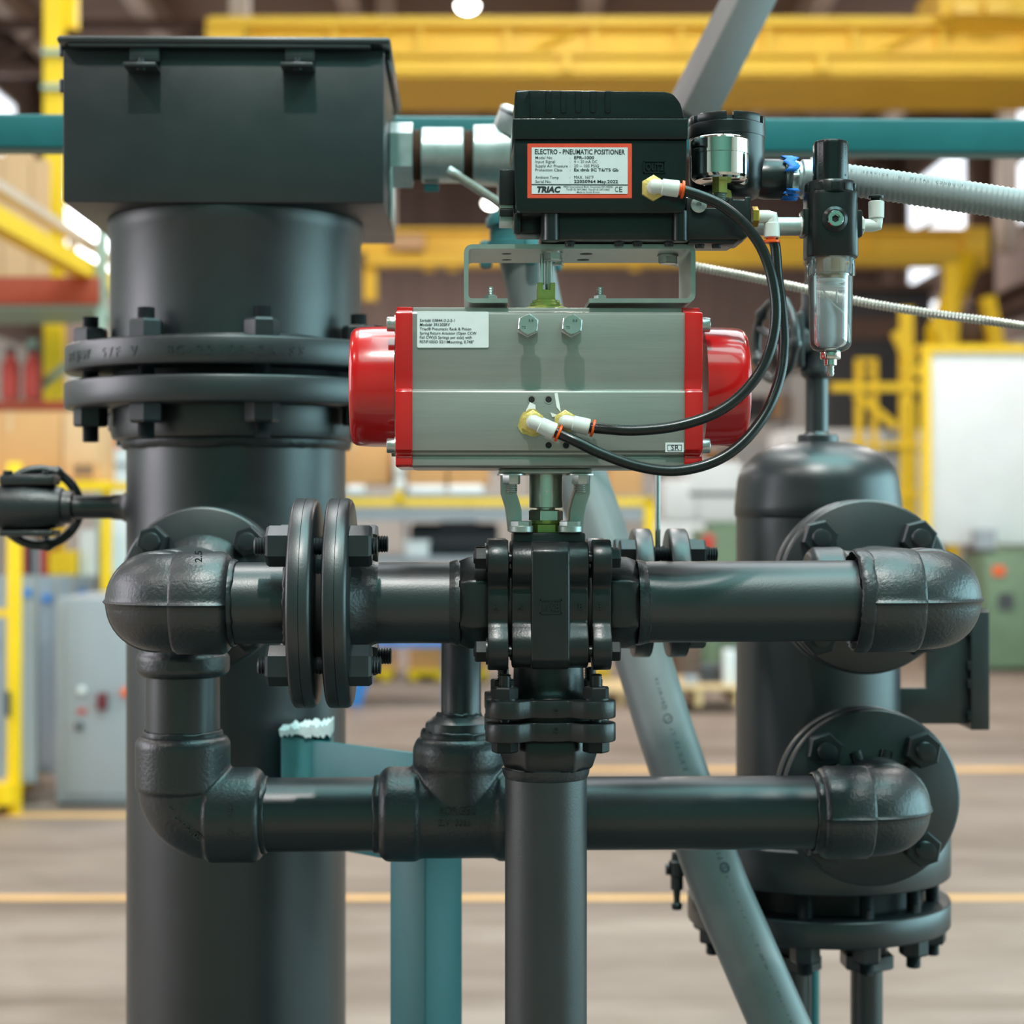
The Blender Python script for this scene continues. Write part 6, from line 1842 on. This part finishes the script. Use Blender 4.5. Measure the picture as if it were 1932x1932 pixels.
bm = nb(); cyl(bm, B(1345, 1262, 13.9), B(1345, 1200, 13.9), 0.03, 16); part('neck', bm, MACHG, t)
bb('foot', DARK, t, 1322, 1270, 1366, 1305, 13.85, 0.15)
for l, x0, x1, y0, y1, m in (('white canister on the right pallet', 1365, 1390, 1225, 1304, WHITE), ('pale box on the right pallet', 1290, 1318, 1275, 1304, CAB)):
    t = thing('pallet_item', l, 'canister', B((x0 + x1) / 2, y1, 13.7))
    bb('body', m, t, x0, y0, x1, y1, 13.75, 0.1, bevel=0.02); bb('lid', DARK, t, x0 + 5, y0 - 5, x1 - 5, y0, 13.78, 0.05)

# -- right
t = bt('white_panel_board', 'large white panel board in a yellow frame at the right edge', 'board', 1850, 17.5, z=1.0)
bb('panel', WHITE, t, 1756, 664, 2060, 1028, 17.5, 0.25, bevel=0.02)
bb('frame_post', YEL, t, 1742, 660, 1757, 1034, 17.46, 0.1)
bb('frame_rail', YEL, t, 1742, 652, 2060, 664, 17.46, 0.1)
for x in (1745, 1990): bb('leg', BROWN, t, x, 1028, x + 16, fl(17.6), 17.6, 0.1)
t = bt('green_machine', 'green machine under the white container at the right edge', 'machine', 1920, 17)
bb('body', MACHG, t, 1858, 1046, 2060, fl(17) - 6, 17, 0.9, bevel=0.04)
bb('top_cover', MACHG, t, 1880, 1036, 2060, 1046, 17.1, 0.6, bevel=0.02)
bb('sticker', ORANGE, t, 1873, 1068, 1896, 1086, 16.985, 0.02)
bb('grille', DARK, t, 1884, 1120, 1912, 1150, 16.985, 0.02)
bb('foot', DARK, t, 1866, fl(17) - 6, 1900, fl(17), 17.1, 0.6)
bb('junction', CAB, t, 1842, 1000, 1880, 1036, 17.2, 0.2)
t = bt('yellow_gantry', 'yellow steel ladder gantry left of the white container', 'gantry', 1660, 22)
for x0, x1, y0 in ((1700, 1724, 580), (1714, 1730, 760), (1616, 1628, 676), (1646, 1656, 676)): bb('post', YEL, t, x0, y0, x1, fl(22), 22, 0.12)
for x0, x1, yy, h in ((1570, 1735, 722, 16), (1616, 1656, 676, 8), (1616, 1656, 698, 6), (1700, 1756, 690, 18), (1600, 1735, 835, 10), (1600, 1735, 930, 10)): bb('rail', YEL, t, x0, yy, x1, yy + h, 21.96, 0.1)
bar('brace', YEL, t, B(1612, 742, 22), B(1690, 805, 22), 0.045)
bar('brace', YEL, t, B(1690, 625, 22), B(1720, 690, 22), 0.06)
bar('brace', YEL, t, B(1765, 600, 22), B(1790, 660, 22), 0.05)
bb('ladder_panel', CAB, t, 1668, 812, 1700, 940, 22.1, 0.05)
t = bt('yellow_lift_mast', 'slanted yellow lift mast below the right windows', 'mast', 1800, 24)
bar('mast', YEL, t, B(1765, 640, 24), B(1830, 490, 26), 0.12)
bar('mast', YEL, t, B(1862, 560, 24), B(1880, 655, 24), 0.09)
bar('post', YEL, t, B(1795, 500, 24), B(1795, fl(24), 24), 0.08)
bar('post', YEL, t, B(1868, 655, 24), B(1868, fl(24), 24), 0.08)
bb('cab', BROWN, t, 1800, 580, 1862, 650, 24.2, 1.0, bevel=0.2)
bb('platform', YEL, t, 1740, 648, 1932, 660, 24, 1.2)
t = bt('dark_cabin', 'dark machinery bulk behind the regulator bowl, below the far crane', 'machine', 1640, 30)
bb('body', DARK, t, 1560, 545, 1760, fl(30), 30, 2.0, bevel=0.1)
bb('window_band', BROWN, t, 1580, 600, 1740, 640, 29.97, 0.05)
bb('roof', BROWN, t, 1550, 535, 1770, 545, 29.9, 2.2)
t = bt('far_white_load', 'white stacked goods beside the right vessel dome', 'load', 1440, 24)
for x0, y0, x1, y1 in ((1400, 880, 1520, fl(24)), (1480, 810, 1760, fl(24))): bb('bundle', WHITE, t, x0, y0, x1, y1, 24, 1.5, bevel=0.05)
bb('strap', CAB, t, 1480, 850, 1760, 856, 23.98, 0.02)
t = bt('far_shelving', 'far grey shelving with goods along the back wall', 'shelving', 1100, 34)
for px in range(640, 1500, 120): bb('upright', CAB, t, px, 690, px + 8, fl(34), 34, 0.1)
for yy in (700, 790, 880): bb('shelf', CAB, t, 640, yy, 1490, yy + 7, 34, 0.8)
rng = random.Random(3)
for yy in (700, 790, 880):
    for px in range(650, 1480, 62):
        h = rng.randint(30, 72)
        bb('goods', rng.choice([WHITE, CARD, TANB, CAB, WHITE, DARK]), t, px, yy - h, px + rng.randint(36, 56), yy, 34.1, 0.5)
